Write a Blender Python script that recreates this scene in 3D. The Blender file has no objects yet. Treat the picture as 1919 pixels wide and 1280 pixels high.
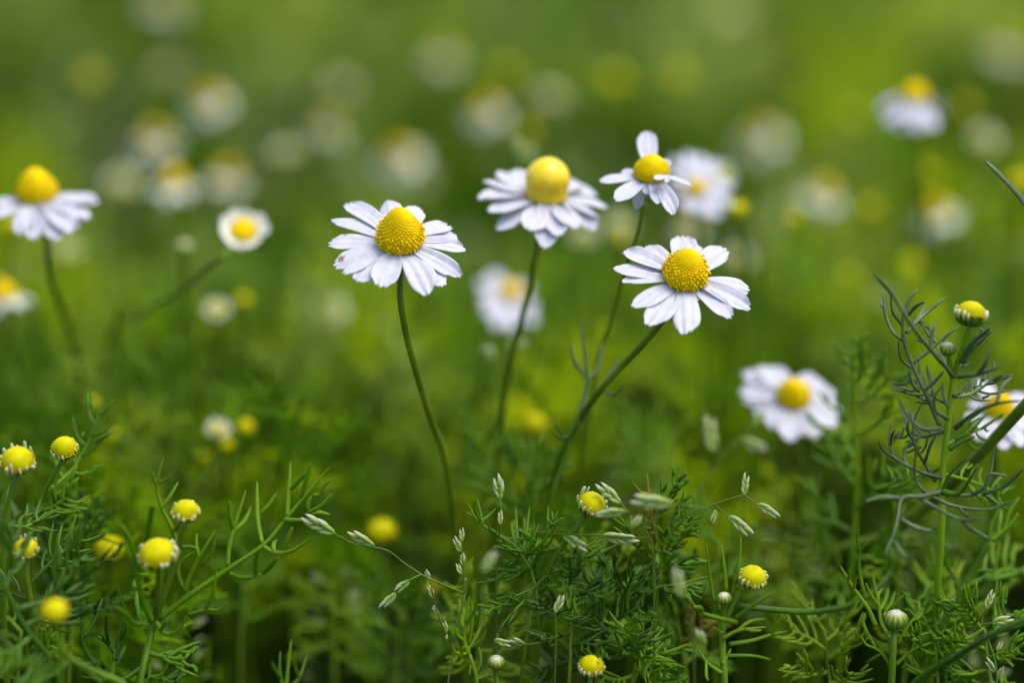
import bpy, math, random
import numpy as np
from mathutils import Vector, Matrix, noise

# ------------------------------------------------------------------ camera, sky, sun, exposure
S = bpy.context.scene
COL = S.collection
FOC, SENS, F0 = 85.0, 36.0, 0.35            # lens mm, sensor mm, focus distance m
CAM_H, PITCH = 0.30, math.radians(17.0)
cam_d = bpy.data.cameras.new('camera')
cam = bpy.data.objects.new('camera', cam_d)
COL.objects.link(cam)
cam.location = (0, 0, CAM_H)
cam.rotation_euler = (math.pi / 2 - PITCH, 0, 0)
cam_d.lens, cam_d.sensor_width = FOC, SENS
cam_d.clip_start, cam_d.clip_end = 0.005, 500
cam_d.dof.use_dof = True
cam_d.dof.focus_distance = F0
cam_d.dof.aperture_fstop = 5.4
S.camera = cam

SUN_EL, SUN_AZ = math.radians(68), math.radians(95)      # azimuth clockwise from +Y (away from the camera)
W = bpy.data.worlds.new('World')
S.world = W
W.use_nodes = True
nt = W.node_tree
sky = nt.nodes.new('ShaderNodeTexSky')
sky.sky_type = 'NISHITA'
sky.sun_disc = False
sky.sun_elevation, sky.sun_rotation = SUN_EL, SUN_AZ
sky.air_density, sky.dust_density, sky.ozone_density = 1.0, 2.5, 1.0
nt.links.new(sky.outputs[0], nt.nodes['Background'].inputs[0])
nt.nodes['Background'].inputs[1].default_value = 0.15
sun_d = bpy.data.lights.new('sun', 'SUN')
sun_d.energy, sun_d.angle, sun_d.color = 1.3, math.radians(40), (1.0, 0.95, 0.86)
sun = bpy.data.objects.new('sun', sun_d)
COL.objects.link(sun)
sdir = Vector((math.sin(SUN_AZ) * math.cos(SUN_EL), math.cos(SUN_AZ) * math.cos(SUN_EL), math.sin(SUN_EL)))
sun.rotation_euler = sdir.to_track_quat('Z', 'Y').to_euler()
S.view_settings.view_transform = 'Standard'
S.view_settings.look = 'None'
S.view_settings.exposure = 1.0
S.view_settings.gamma = 1.0
S.render.engine = 'CYCLES'
S.cycles.use_denoising = True
S.cycles.max_bounces = 8
S.cycles.sample_clamp_indirect = 6

# ------------------------------------------------------------------ helpers
FWD = Vector((0, math.cos(PITCH), -math.sin(PITCH)))
UP = Vector((0, math.sin(PITCH), math.cos(PITCH)))
RT = Vector((1, 0, 0))
CAMP = Vector((0, 0, CAM_H))
KPX = SENS / FOC / 1919.0                       # metres per photo pixel at 1 m


def P(x, y, d=F0):
    return CAMP + FWD * d + RT * ((x - 959.5) * KPX * d) + UP * ((640 - y) * KPX * d)


def px(n, d=F0):
    return n * KPX * d


def behind(blur):                               # distance whose blur disc is that many photo pixels wide
    return F0 / (1 - blur / 205.0)


def before(blur):
    return F0 / (1 + blur / 205.0)


def nrm(v):
    return v.normalized() if v.length > 1e-12 else Vector((0, 0, 1))


def bez(pts, n):
    """smooth centripetal spline through pts, n samples"""
    pts = [Vector(p) for p in pts]
    if len(pts) == 2:
        return [pts[0].lerp(pts[1], i / (n - 1)) for i in range(n)]
    m = len(pts) - 1
    T = [0.0]
    for a, b in zip(pts, pts[1:]):
        T.append(T[-1] + max(1e-9, (b - a).length) ** .5)
    tan = []
    for i in range(m + 1):
        if i == 0:
            tan.append((pts[1] - pts[0]) / (T[1] - T[0]))
        elif i == m:
            tan.append((pts[m] - pts[m - 1]) / (T[m] - T[m - 1]))
        else:
            a, b = T[i] - T[i - 1], T[i + 1] - T[i]
            tan.append(((pts[i] - pts[i - 1]) / a * b + (pts[i + 1] - pts[i]) / b * a) / (a + b))
    out = []
    k = 0
    for i in range(n):
        t = T[-1] * i / (n - 1)
        while k < m - 1 and t > T[k + 1]:
            k += 1
        h = T[k + 1] - T[k]
        f = (t - T[k]) / h
        f2, f3 = f * f, f * f * f
        out.append(pts[k] * (2 * f3 - 3 * f2 + 1) + tan[k] * (h * (f3 - 2 * f2 + f)) + pts[k + 1] * (3 * f2 - 2 * f3) + tan[k + 1] * (h * (f3 - f2)))
    return out


class MB:
    def __init__(self):
        self.v, self.f, self.a = [], [], []

    def tube(self, pts, radii, n=6, flat=1.0, att=None, cap=True, ridge=0.0):
        m = len(pts)
        if not hasattr(radii, '__len__'):
            radii = [radii] * m
        b0 = len(self.v)
        t0 = nrm(pts[1] - pts[0])
        ref = Vector((0.3, -0.8, 0.5))
        s = nrm(t0.cross(ref))
        for i in range(m):
            t = nrm(pts[min(i + 1, m - 1)] - pts[max(i - 1, 0)])
            s = nrm(s - t * s.dot(t))
            u = t.cross(s)
            for j in range(n):
                an = 2 * math.pi * j / n
                rr = radii[i] * (1 + ridge * math.cos(6 * an)) if ridge else radii[i]
                self.v.append(pts[i] + s * (rr * math.cos(an)) + u * (rr * flat * math.sin(an)))
                self.a.append(att[i] if att else i / (m - 1))
        for i in range(m - 1):
            for j in range(n):
                k = (j + 1) % n
                self.f.append((b0 + i * n + j, b0 + i * n + k, b0 + (i + 1) * n + k, b0 + (i + 1) * n + j))
        if cap:
            self.f.append(tuple(b0 + (m - 1) * n + j for j in range(n)))
            self.f.append(tuple(b0 + j for j in reversed(range(n))))

    def dome(self, c, n, r, h, k=6, rings=2, att=0.0):
        """small rounded bump at c pointing along n"""
        s = nrm(n.cross(Vector((0.21, 0.55, 0.8))))
        u = n.cross(s)
        b0 = len(self.v)
        for i in range(rings):
            a = (i / rings) * math.pi / 2
            for j in range(k):
                an = 2 * math.pi * (j + 0.5 * i) / k
                rr = r * math.cos(a)
                self.v.append(c + s * (rr * math.cos(an)) + u * (rr * math.sin(an)) + n * (h * math.sin(a)))
                self.a.append(att)
        self.v.append(c + n * h)
        self.a.append(att)
        for i in range(rings - 1):
            for j in range(k):
                q = (j + 1) % k
                self.f.append((b0 + i * k + j, b0 + i * k + q, b0 + (i + 1) * k + q, b0 + (i + 1) * k + j))
        for j in range(k):
            self.f.append((b0 + (rings - 1) * k + j, b0 + (rings - 1) * k + (j + 1) % k, b0 + rings * k))

    def lathe(self, c, ax, prof, k=20, att=None):
        s = nrm(ax.cross(Vector((0.21, 0.55, 0.8))))
        u = ax.cross(s)
        b0 = len(self.v)
        for i, (r, z) in enumerate(prof):
            for j in range(k):
                an = 2 * math.pi * j / k
                self.v.append(c + s * (r * math.cos(an)) + u * (r * math.sin(an)) + ax * z)
                self.a.append(att[i] if att else i / (len(prof) - 1))
        for i in range(len(prof) - 1):
            for j in range(k):
                q = (j + 1) % k
                self.f.append((b0 + i * k + j, b0 + i * k + q, b0 + (i + 1) * k + q, b0 + (i + 1) * k + j))

    def build(self, name, m, parent=None, smooth=True):
        me = bpy.data.meshes.new(name)
        org = parent.matrix_world.translation if False else None
        me.from_pydata([tuple(p) for p in self.v], [], self.f)
        at = me.attributes.new('tip', 'FLOAT', 'POINT')
        at.data.foreach_set('value', np.array(self.a, dtype=np.float32))
        if smooth:
            me.polygons.foreach_set('use_smooth', [True] * len(me.polygons))
        me.materials.append(m)
        return link(name, me, parent)


def link(name, me, parent=None):
    o = bpy.data.objects.new(name, me)
    COL.objects.link(o)
    if parent is not None:                      # verts are built in world space: shift into the parent's space
        o.parent = parent
        r = parent
        off = Vector((0, 0, 0))
        while r is not None:
            off += r.location
            r = r.parent
        if me is not None:
            me.transform(Matrix.Translation(-off))
    return o


def thing(name, loc, label, cat, group=None):
    o = bpy.data.objects.new(name, None)
    o.empty_display_size = 0.01
    COL.objects.link(o)
    o.location = loc
    o['label'], o['category'], o['kind'] = label, cat, 'thing'
    if group:
        o['group'] = group
    return o


# ------------------------------------------------------------------ materials
def mat(name):
    m = bpy.data.materials.new(name)
    m.use_nodes = True
    return m, m.node_tree, m.node_tree.nodes['Principled BSDF']


def ramp(t, stops):
    r = t.nodes.new('ShaderNodeValToRGB')
    el = r.color_ramp.elements
    while len(el) < len(stops):
        el.new(0.5)
    for e, (p, c) in zip(el, stops):
        e.position, e.color = p, (*c, 1)
    return r


def noise_fac(t, scale, detail=3, coord='pos'):
    n = t.nodes.new('ShaderNodeTexNoise')
    n.inputs['Scale'].default_value = scale
    n.inputs['Detail'].default_value = detail
    if coord == 'pos':
        g = t.nodes.new('ShaderNodeNewGeometry')
        t.links.new(g.outputs['Position'], n.inputs['Vector'])
    else:
        g = t.nodes.new('ShaderNodeTexCoord')
        t.links.new(g.outputs['Object'], n.inputs['Vector'])
    return n


def leaf_mat(name, dark, mid, light, scale=60, rough=0.42, trans=0.35, tcol=None, spec=0.5, bump=0.15):
    m, t, b = mat(name)
    n = noise_fac(t, scale)
    r = ramp(t, [(0.3, dark), (0.5, mid), (0.72, light)])
    t.links.new(n.outputs['Fac'], r.inputs[0])
    n2 = noise_fac(t, 2200, 2)
    mx = t.nodes.new('ShaderNodeMixRGB')
    mx.blend_type = 'OVERLAY'
    mx.inputs[0].default_value = 0.25
    t.links.new(r.outputs[0], mx.inputs[1])
    t.links.new(n2.outputs['Fac'], mx.inputs[2])
    t.links.new(mx.outputs[0], b.inputs['Base Color'])
    b.inputs['Roughness'].default_value = rough
    b.inputs['Specular IOR Level'].default_value = spec
    bp = t.nodes.new('ShaderNodeBump')
    bp.inputs['Strength'].default_value = bump
    bp.inputs['Distance'].default_value = 0.0002
    t.links.new(n2.outputs['Fac'], bp.inputs['Height'])
    t.links.new(bp.outputs[0], b.inputs['Normal'])
    if trans > 0:
        tr = t.nodes.new('ShaderNodeBsdfTranslucent')
        tr.inputs['Color'].default_value = (*(tcol or light), 1)
        mix = t.nodes.new('ShaderNodeMixShader')
        mix.inputs[0].default_value = trans
        out = t.nodes['Material Output']
        t.links.new(b.outputs[0], mix.inputs[1])
        t.links.new(tr.outputs[0], mix.inputs[2])
        t.links.new(mix.outputs[0], out.inputs['Surface'])
    return m


M = {}
M['leaf'] = leaf_mat('fresh_green_leaf', (.065, .165, .002), (.125, .26, .003), (.21, .36, .004), spec=.25, rough=.5)
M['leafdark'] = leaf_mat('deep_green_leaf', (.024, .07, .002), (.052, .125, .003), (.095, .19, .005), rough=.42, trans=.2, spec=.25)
M['leafgrey'] = leaf_mat('grey_green_leaf', (.035, .068, .016), (.075, .125, .038), (.15, .21, .085), scale=220, rough=.45, trans=.15, spec=.35)
M['leafyel'] = leaf_mat('yellow_green_leaf', (.12, .24, .003), (.19, .33, .004), (.28, .42, .008), spec=.25, rough=.5)
M['leafdry'] = leaf_mat('yellowed_leaf', (.16, .15, .015), (.25, .22, .025), (.36, .31, .05), spec=.2, rough=.6)
M['stem'] = leaf_mat('flower_stem', (.065, .115, .003), (.11, .18, .004), (.17, .25, .006), rough=.5, trans=.2, spec=.25, scale=160)
M['stemgreen'] = leaf_mat('plant_stem', (.07, .14, .003), (.11, .20, .004), (.16, .26, .006), rough=.5, trans=.15, spec=.25, scale=160)
M['culm'] = leaf_mat('grass_culm', (.07, .13, .010), (.11, .18, .016), (.16, .23, .03), trans=.2, spec=.25)


def field_mat(name, stops, trans=.5):
    """herbage seen far out of focus: each plant has its own green (tint attribute)"""
    m, t, b = mat(name)
    at = t.nodes.new('ShaderNodeAttribute')
    at.attribute_name = 'tint'
    r = ramp(t, stops)
    t.links.new(at.outputs['Fac'], r.inputs[0])
    t.links.new(r.outputs[0], b.inputs['Base Color'])
    b.inputs['Roughness'].default_value = .65
    b.inputs['Specular IOR Level'].default_value = .12
    tr = t.nodes.new('ShaderNodeBsdfTranslucent')
    t.links.new(r.outputs[0], tr.inputs['Color'])
    mix = t.nodes.new('ShaderNodeMixShader')
    mix.inputs[0].default_value = trans
    t.links.new(b.outputs[0], mix.inputs[1])
    t.links.new(tr.outputs[0], mix.inputs[2])
    t.links.new(mix.outputs[0], t.nodes['Material Output'].inputs['Surface'])
    return m


M['field'] = field_mat('field_foliage', [(0, (.026, .075, .001)), (.3, (.105, .25, .001)), (.6, (.26, .45, .001)), (1, (.50, .60, .002))])
M['fieldgrey'] = field_mat('field_foliage_pale', [(0, (.03, .08, .004)), (.5, (.15, .27, .015)), (1, (.36, .46, .09))])
M['fardull'] = field_mat('far_herbage', [(0, (.04, .09, .006)), (.4, (.16, .28, .014)), (1, (.42, .52, .06))])
M['fieldgrass'] = field_mat('field_grass', [(0, (.10, .22, .01)), (.6, (.22, .34, .04)), (1, (.50, .52, .30))])

# petals
def petal_mat(name, stain=False, lo=(.60, .59, .635), hi=(.70, .69, .735)):
    m, t, b = mat(name)
    n = noise_fac(t, 900, 3)
    r = ramp(t, [(0.3, lo), (0.7, hi)])
    t.links.new(n.outputs['Fac'], r.inputs[0])
    col = r.outputs[0]
    # cream base of the petal
    at = t.nodes.new('ShaderNodeAttribute')
    at.attribute_name = 'tip'
    r2 = ramp(t, [(0.0, (.62, .66, .40)), (0.16, (1, 1, 1))])
    t.links.new(at.outputs['Fac'], r2.inputs[0])
    mx = t.nodes.new('ShaderNodeMixRGB')
    mx.blend_type = 'MULTIPLY'
    mx.inputs[0].default_value = 1
    t.links.new(col, mx.inputs[1])
    t.links.new(r2.outputs[0], mx.inputs[2])
    col = mx.outputs[0]
    pn = noise_fac(t, 1900, 1)
    r4 = ramp(t, [(0.735, (1, 1, 1)), (0.775, (.95, .80, .30))])
    t.links.new(pn.outputs['Fac'], r4.inputs[0])
    m4 = t.nodes.new('ShaderNodeMixRGB')
    m4.blend_type = 'MULTIPLY'
    m4.inputs[0].default_value = 1
    t.links.new(col, m4.inputs[1])
    t.links.new(r4.outputs[0], m4.inputs[2])
    col = m4.outputs[0]
    if stain:
        s = noise_fac(t, 420, 5)
        r3 = ramp(t, [(0.57, (1, 1, 1)), (0.66, (.42, .20, .08))])
        t.links.new(s.outputs['Fac'], r3.inputs[0])
        m2 = t.nodes.new('ShaderNodeMixRGB')
        m2.blend_type = 'MULTIPLY'
        m2.inputs[0].default_value = 0.9
        t.links.new(col, m2.inputs[1])
        t.links.new(r3.outputs[0], m2.inputs[2])
        col = m2.outputs[0]
    t.links.new(col, b.inputs['Base Color'])
    b.inputs['Roughness'].default_value = 0.55
    b.inputs['Specular IOR Level'].default_value = 0.3
    bp = t.nodes.new('ShaderNodeBump')
    bp.inputs['Strength'].default_value = 0.12
    bp.inputs['Distance'].default_value = 0.0002
    t.links.new(n.outputs['Fac'], bp.inputs['Height'])
    t.links.new(bp.outputs[0], b.inputs['Normal'])
    tr = t.nodes.new('ShaderNodeBsdfTranslucent')
    t.links.new(col, tr.inputs['Color'])
    mix = t.nodes.new('ShaderNodeMixShader')
    mix.inputs[0].default_value = 0.28
    t.links.new(b.outputs[0], mix.inputs[1])
    t.links.new(tr.outputs[0], mix.inputs[2])
    t.links.new(mix.outputs[0], t.nodes['Material Output'].inputs['Surface'])
    return m


M['petal'] = petal_mat('white_petal')
M['petalstain'] = petal_mat('white_petal_with_rust_specks', True)
M['petalcream'] = petal_mat('cream_petal', False, (.84, .84, .72), (.92, .92, .82))


def tip_mat(name, stops, rough=.5, nscale=700, namt=.35, spec=.4):
    m, t, b = mat(name)
    at = t.nodes.new('ShaderNodeAttribute')
    at.attribute_name = 'tip'
    r = ramp(t, stops)
    t.links.new(at.outputs['Fac'], r.inputs[0])
    n = noise_fac(t, nscale)
    mx = t.nodes.new('ShaderNodeMixRGB')
    mx.blend_type = 'OVERLAY'
    mx.inputs[0].default_value = namt
    t.links.new(r.outputs[0], mx.inputs[1])
    t.links.new(n.outputs['Fac'], mx.inputs[2])
    t.links.new(mx.outputs[0], b.inputs['Base Color'])
    b.inputs['Roughness'].default_value = rough
    b.inputs['Specular IOR Level'].default_value = spec
    return m


# disc: tip attribute 0 = green-yellow base florets, .5 = closed florets, 1 = open bright florets
M['disc'] = tip_mat('yellow_disc_florets', [(0, (.50, .44, .001)), (.5, (.75, .48, .001)), (1, (.88, .66, .002))], rough=.6, spec=.05)
M['discgloss'] = tip_mat('glossy_golden_disc', [(0, (.60, .47, .001)), (.4, (.80, .56, .001)), (1, (.88, .64, .002))], rough=.36, spec=.5, namt=.2)
M['disclemon'] = tip_mat('young_lemon_disc', [(0, (.33, .35, .001)), (.5, (.50, .45, .001)), (1, (.64, .57, .003))], rough=.6, spec=.06)
M['budcap'] = tip_mat('closed_bud_bracts', [(0, (.10, .17, .006)), (.45, (.20, .28, .02)), (.72, (.32, .35, .08)), (1, (.60, .58, .44))])
M['stub'] = tip_mat('stub_petal', [(0, (.32, .39, .02)), (.5, (.48, .51, .18)), (1, (.62, .62, .46))], spec=.2)
M['cup'] = leaf_mat('bract_cup', (.06, .12, .004), (.10, .18, .006), (.17, .25, .012), trans=.1, spec=.2)
M['spike'] = tip_mat('grass_spikelet', [(0, (.15, .25, .02)), (.42, (.27, .36, .08)), (.7, (.42, .44, .22)), (.9, (.50, .38, .36)), (1, (.34, .18, .22))], nscale=2500, spec=.25)

# soil and far meadow
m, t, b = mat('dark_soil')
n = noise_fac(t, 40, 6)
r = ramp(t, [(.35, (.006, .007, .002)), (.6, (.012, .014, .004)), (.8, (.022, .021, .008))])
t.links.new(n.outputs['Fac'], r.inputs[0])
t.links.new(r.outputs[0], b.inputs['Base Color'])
b.inputs['Roughness'].default_value = .95
M['soil'] = m
m, t, b = mat('meadow')
n = noise_fac(t, 3, 8)
r = ramp(t, [(.3, (.05, .09, .012)), (.5, (.09, .15, .02)), (.75, (.16, .21, .05))])
t.links.new(n.outputs['Fac'], r.inputs[0])
t.links.new(r.outputs[0], b.inputs['Base Color'])
b.inputs['Roughness'].default_value = .9
M['meadow'] = m

# ------------------------------------------------------------------ ground
def ground():
    me = bpy.data.meshes.new('ground')
    N = 120
    xs = np.sign(np.linspace(-1, 1, N)) * np.abs(np.linspace(-1, 1, N)) ** 4 * 80
    V, F = [], []
    for j in range(N):
        for i in range(N):
            x, y = xs[i], xs[j] + 0.8
            z = 0.006 * noise.noise(Vector((x * 14, y * 14, 0))) + 0.05 * noise.noise(Vector((x * .3, y * .3, 3))) * min(1, (x * x + y * y) / 30)
            V.append((x, y, z))
    for j in range(N - 1):
        for i in range(N - 1):
            F.append((j * N + i, j * N + i + 1, (j + 1) * N + i + 1, (j + 1) * N + i))
    me.from_pydata(V, [], F)
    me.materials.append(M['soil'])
    me.materials.append(M['meadow'])
    mi = []
    for f in F:
        cx, cy = (V[f[0]][0] + V[f[2]][0]) / 2, (V[f[0]][1] + V[f[2]][1]) / 2
        mi.append(1 if math.hypot(cx, cy - .8) > 2.2 else 0)
    me.polygons.foreach_set('material_index', mi)
    me.polygons.foreach_set('use_smooth', [True] * len(F))
    o = bpy.data.objects.new('ground', me)
    COL.objects.link(o)
    o['kind'] = 'structure'


ground()

# ------------------------------------------------------------------ flower heads
def disc_mesh(c, ax, r, H, rng, dens=1.0, shape='cone', openband=(.12, .5)):
    """domed cone of florets; c = centre of the base ring"""
    mb = MB()

    def prof(z):                                # radius at height fraction
        if shape == 'bell':
            return r * float(np.interp(z, (0, .15, .3, .42, .5, .58, .66, .74, .82, .9, .95, .98, 1), (.94, .93, .94, .98, 1.0, .985, .93, .84, .72, .54, .38, .24, 0)))
        if shape == 'flat':
            return r * (max(0, 1 - z ** 2)) ** .5
        return r * (max(0, 1 - z ** 2.0)) ** .60 * (1 + .07 * math.sin(min(1, z * 1.6) * math.pi))

    K = 26
    rows = [(r * .80, -.10 * H)] + [(prof(z), z * H) for z in [i / K for i in range(K)]] + [(prof(.985), .985 * H), (r * .02, H)]
    att = [0] + [.3 + .25 * min(1, i / K * 1.6) for i in range(K)] + [.5, .5]
    mb.lathe(c, ax, rows, 26, att)
    s = nrm(ax.cross(Vector((0.21, 0.55, 0.8))))
    u = ax.cross(s)
    # florets by area-uniform phyllotaxis
    zs = [i / 400 for i in range(401)]
    cum = [0]
    for i in range(400):
        r0, r1 = prof(zs[i]), prof(zs[i + 1])
        cum.append(cum[-1] + (r0 + r1) * math.pi * math.hypot(r1 - r0, H / 400))
    nf = int(430 * dens)
    fr = math.sqrt(cum[-1] / nf / math.pi)
    ga = math.pi * (3 - math.sqrt(5))
    k = 0
    for i in range(nf):
        tgt = (i + .5) / nf * cum[-1]
        while cum[k + 1] < tgt:
            k += 1
        z = zs[k] + (tgt - cum[k]) / (cum[k + 1] - cum[k]) / 400
        an = i * ga
        rr = prof(z)
        dz = (prof(min(1, z + .01)) - prof(max(0, z - .01))) / (.02 * H) if z < .985 else -50
        rad = s * math.cos(an) + u * math.sin(an)
        nv = nrm(rad - ax * dz)
        p = c + rad * rr + ax * (z * H)
        op = openband[0] < z < openband[1] and rng.random() < .75
        if op and dens > .5:
            nv2 = nrm(nv + Vector([rng.uniform(-.25, .25) for _ in range(3)]))
            hh = fr * rng.uniform(.8, 2.2)
            mb.tube([p, p + nv2 * hh * .7, p + nv2 * hh], [fr * .45, fr * .5, fr * rng.uniform(.55, .95)], 5, att=[.4, .8, 1])
        else:
            big = 1.0 if z < .6 else 1.0 - .3 * (z - .6) / .4
            mb.dome(p - nv * fr * .25, nv, fr * 1.0 * big, fr * (.95 if z < .4 else max(.22, .95 - 1.5 * (z - .4)) if shape != 'bell' else (.95 if z < .5 else .2)) * (.8 + .3 * rng.random()), 6, 2,
                    att=(.15 + .25 * rng.random() if z < openband[0] else .42 + .25 * rng.random()))
    return mb


def fw(u):
    if u < .62:
        return .42 + .58 * math.sin(u / .62 * math.pi / 2) ** .9
    q = (u - .62) / .38
    return 1 - .42 * q ** 2.4


def petal_mesh(B, T, n, w, lift, rng, curl=0.0, notch=1.0, thick=True):
    """white ray petal from B to T (world), n = flower axis, w = full width, lift = arch height"""
    NU, NV = 16, 15
    d = T - B
    side = nrm(d.cross(n))
    pn = nrm(side.cross(d))
    if pn.dot(n) < 0:
        pn = -pn
    mid = (B + T) / 2 + pn * lift + side * rng.uniform(-.05, .05) * d.length
    L = d.length
    no = [rng.uniform(.5, 1.5) * notch for _ in range(2)]
    sk = rng.uniform(-.05, .05)
    tw = rng.uniform(-.35, .35)
    cup = rng.uniform(-.10, .16)
    mb = MB()
    th = 0.00010 * (1 if thick else 1)
    for lay in (0, 1):
        for i in range(NU):
            u0 = 1 - (1 - i / (NU - 1)) ** 1.3
            for j in range(NV):
                v = -1 + 2 * j / (NV - 1)
                u = u0 * (1 - .05 * u0 ** 5 * (no[0] * math.exp(-((v - .34) / .16) ** 2) + no[1] * math.exp(-((v + .34) / .16) ** 2)) - .13 * abs(v) ** 3.2 * u0 ** 6 + sk * v * u0 ** 5)
                c = B * (1 - u) ** 2 + mid * (2 * u * (1 - u)) + T * u * u
                tg = nrm((mid - B) * (2 * (1 - u)) + (T - mid) * (2 * u))
                pnn = nrm(side.cross(tg))
                if pnn.dot(pn) < 0:
                    pnn = -pnn
                a = tw * u
                sd = side * math.cos(a) + pnn * math.sin(a)
                nn = pnn * math.cos(a) - side * math.sin(a)
                hw = w / 2 * fw(u0)
                gro = -.040 * w * (math.exp(-((abs(v) - .36) / .13) ** 2)) * min(1, 3 * u) - w * .012 * math.sin(9 * v + 3 * u + sk * 40)
                zz = gro + cup * w * (v * v) + curl * L * u ** 3
                mb.v.append(c + sd * (hw * v) + nn * (zz - lay * th))
                mb.a.append(u0)
    o = NU * NV
    for i in range(NU - 1):
        for j in range(NV - 1):
            a = i * NV + j
            mb.f.append((a, a + 1, a + NV + 1, a + NV))
            mb.f.append((o + a + NV, o + a + NV + 1, o + a + 1, o + a))
    rim = [j for j in range(NV)] + [i * NV + NV - 1 for i in range(1, NU)] + [(NU - 1) * NV + j for j in range(NV - 2, -1, -1)] + [i * NV for i in range(NU - 2, 0, -1)]
    for k in range(len(rim)):
        a, b2 = rim[k], rim[(k + 1) % len(rim)]
        mb.f.append((b2, a, o + a, o + b2))
    return mb


def cup_mesh(c, ax, r, depth):
    mb = MB()
    prof = [(r * .10, -depth), (r * .45, -depth * .8), (r * .78, -depth * .45), (r * .90, -depth * .1), (r * .80, 0)]
    mb.lathe(c, ax, prof, 18)
    s = nrm(ax.cross(Vector((0.21, 0.55, 0.8))))
    u = ax.cross(s)
    for k in range(13):
        an = k * 2 * math.pi / 13
        rad = s * math.cos(an) + u * math.sin(an)
        pts = [c - ax * depth * .9 + rad * r * .3, c - ax * depth * .5 + rad * r * .82, c + ax * depth * .15 + rad * r * .98]
        mb.tube(bez(pts, 5), [r * .10, r * .14, r * .15, r * .13, r * .05], 5, .5)
    return mb


def axis_of(lean, face):
    """flower axis: lean = degrees clockwise in the picture, face = degrees turned towards the camera"""
    a, f = math.radians(lean), math.radians(face)
    img = UP * math.cos(a) + RT * math.sin(a)
    return nrm(img * math.cos(f) - FWD * math.sin(f))


def ray_plane(x, y, q, n):
    d = P(x, y, 1.0) - CAMP
    t = (q - CAMP).dot(n) / d.dot(n)
    return CAMP + d * t


def stem_part(root, pts, r0, r1, name='stem', m=None, n=18, ridge=.09):
    mb = MB()
    ridge = ridge if n > 12 else 0
    pp = bez(pts, max(10, 7 * len(pts)))
    k = len(pp)
    mb.tube(pp, [r0 + (r1 - r0) * i / (k - 1) for i in range(k)], n, ridge=ridge)
    return mb.build(name, m or M['stem'], root)


def root_at(p, dx=0.0, dy=0.02):
    return Vector((p.x + dx, p.y + dy, 0.0))


def flower(name, label, x, y, d, r, H, ax, petals, stem, seed, pm='petal', shape='cone', w=38, drop=0.0, group=None, root=(0, .02), stained=(), dens=1.0,
           stem_r=5.5, lift=.10, openband=(.12, .5), cupd=.55, stub=None, cat='flower'):
    """x,y = base-ring centre of the disc in photo pixels at distance d; r,H in pixels; petals = [(tipx,tipy,width,drop)]"""
    rng = random.Random(seed)
    c = P(x, y, d)
    R, HH = px(r, d), px(H, d)
    base = c - ax * R * cupd
    pts = [base, base - ax * R * 1.2] + [P(*q) for q in stem]
    g = root_at(pts[-1], *root)
    t = thing(name, g, label, cat, group)
    mid = pts[-1].lerp(g, .5) + Vector((rng.uniform(-.005, .005), 0, 0))
    stem_part(t, [g, mid] + pts[::-1], px(stem_r * 1.5, d), px(stem_r, d))
    disc_mesh(c, ax, R, HH, rng, dens, shape, openband).build('disc', M['discgloss' if shape == 'bell' else 'disc'], t)
    cup_mesh(c - ax * R * .08, ax, R * .95, R * cupd).build('bract_cup', M['cup'], t)
    for k, pt in enumerate(petals):
        tx, ty = pt[0], pt[1]
        pw = pt[2] if len(pt) > 2 and pt[2] else w
        pd = pt[3] if len(pt) > 3 else drop
        q = c - ax * px(pd, d)
        T = ray_plane(tx, ty, q, ax)
        rad = T - q
        rad = nrm(rad - ax * rad.dot(ax))
        B = c + rad * R * .72 - ax * (R * (.06 + .05 * (k % 3)))
        L = (T - B).length
        o = petal_mesh(B, T, ax, px(pw * (1.2 if shape == 'bell' else 1.18), d), L * lift * rng.uniform(.6, 1.3), rng).build('petal', M['petalstain'] if k in stained else M[pm], t)
    return t


# ------------------------------------------------------------------ leaves, buds, plants
def nearest(pl, q):
    return min(pl, key=lambda p: (p[0] - q[0]) ** 2 + (p[1] - q[1]) ** 2)


def hero_leaf(root, lines, d0, d1=None, r=4.0, m='leaf', seed=0, spread=.006, r_tip=.45, name='leaf', flat=.75):
    """thread leaf: lines[0] is the midrib, the others its lobes (photo pixels); d0 -> d1 distance along the midrib"""
    rng = random.Random(seed)
    d1 = d0 if d1 is None else d1
    mb = MB()
    done = []
    for k, ln in enumerate(lines):
        n = len(ln)
        if k == 0:
            ds = [d0 + (d1 - d0) * i / (n - 1) for i in range(n)]
        else:
            q = min((p for p in done), key=lambda p: (p[0] - ln[0][0]) ** 2 + (p[1] - ln[0][1]) ** 2)
            off = rng.uniform(-spread, spread)
            ds = [q[2] + off * i / (n - 1) for i in range(n)]
        pts = bez([P(x, y, d) for (x, y), d in zip(ln, ds)], 5 * n)
        done += [(x, y, d) for (x, y), d in zip(ln, ds)]
        for i in range(n - 1):
            for f in (.25, .5, .75):
                done.append((ln[i][0] * (1 - f) + ln[i + 1][0] * f, ln[i][1] * (1 - f) + ln[i + 1][1] * f, ds[i] * (1 - f) + ds[i + 1] * f))
        r0 = px(r * (.9 if m == 'leafgrey' else 1.15), d0) * (1.0 if k == 0 else .85)
        nn = len(pts)
        rad = []
        for i in range(nn):
            u = i / (nn - 1)
            if k == 0:
                w = 1 - (1 - r_tip) * u
            else:
                w = .78 + .28 * math.sin(u * math.pi) - .32 * u
            if u > .88:
                w *= max(.08, 1 - ((u - .88) / .12) ** 2 * .92)
            rad.append(r0 * w)
        mb.tube(pts, rad, 7, flat)
    return mb.build(name, M[m], root)


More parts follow.
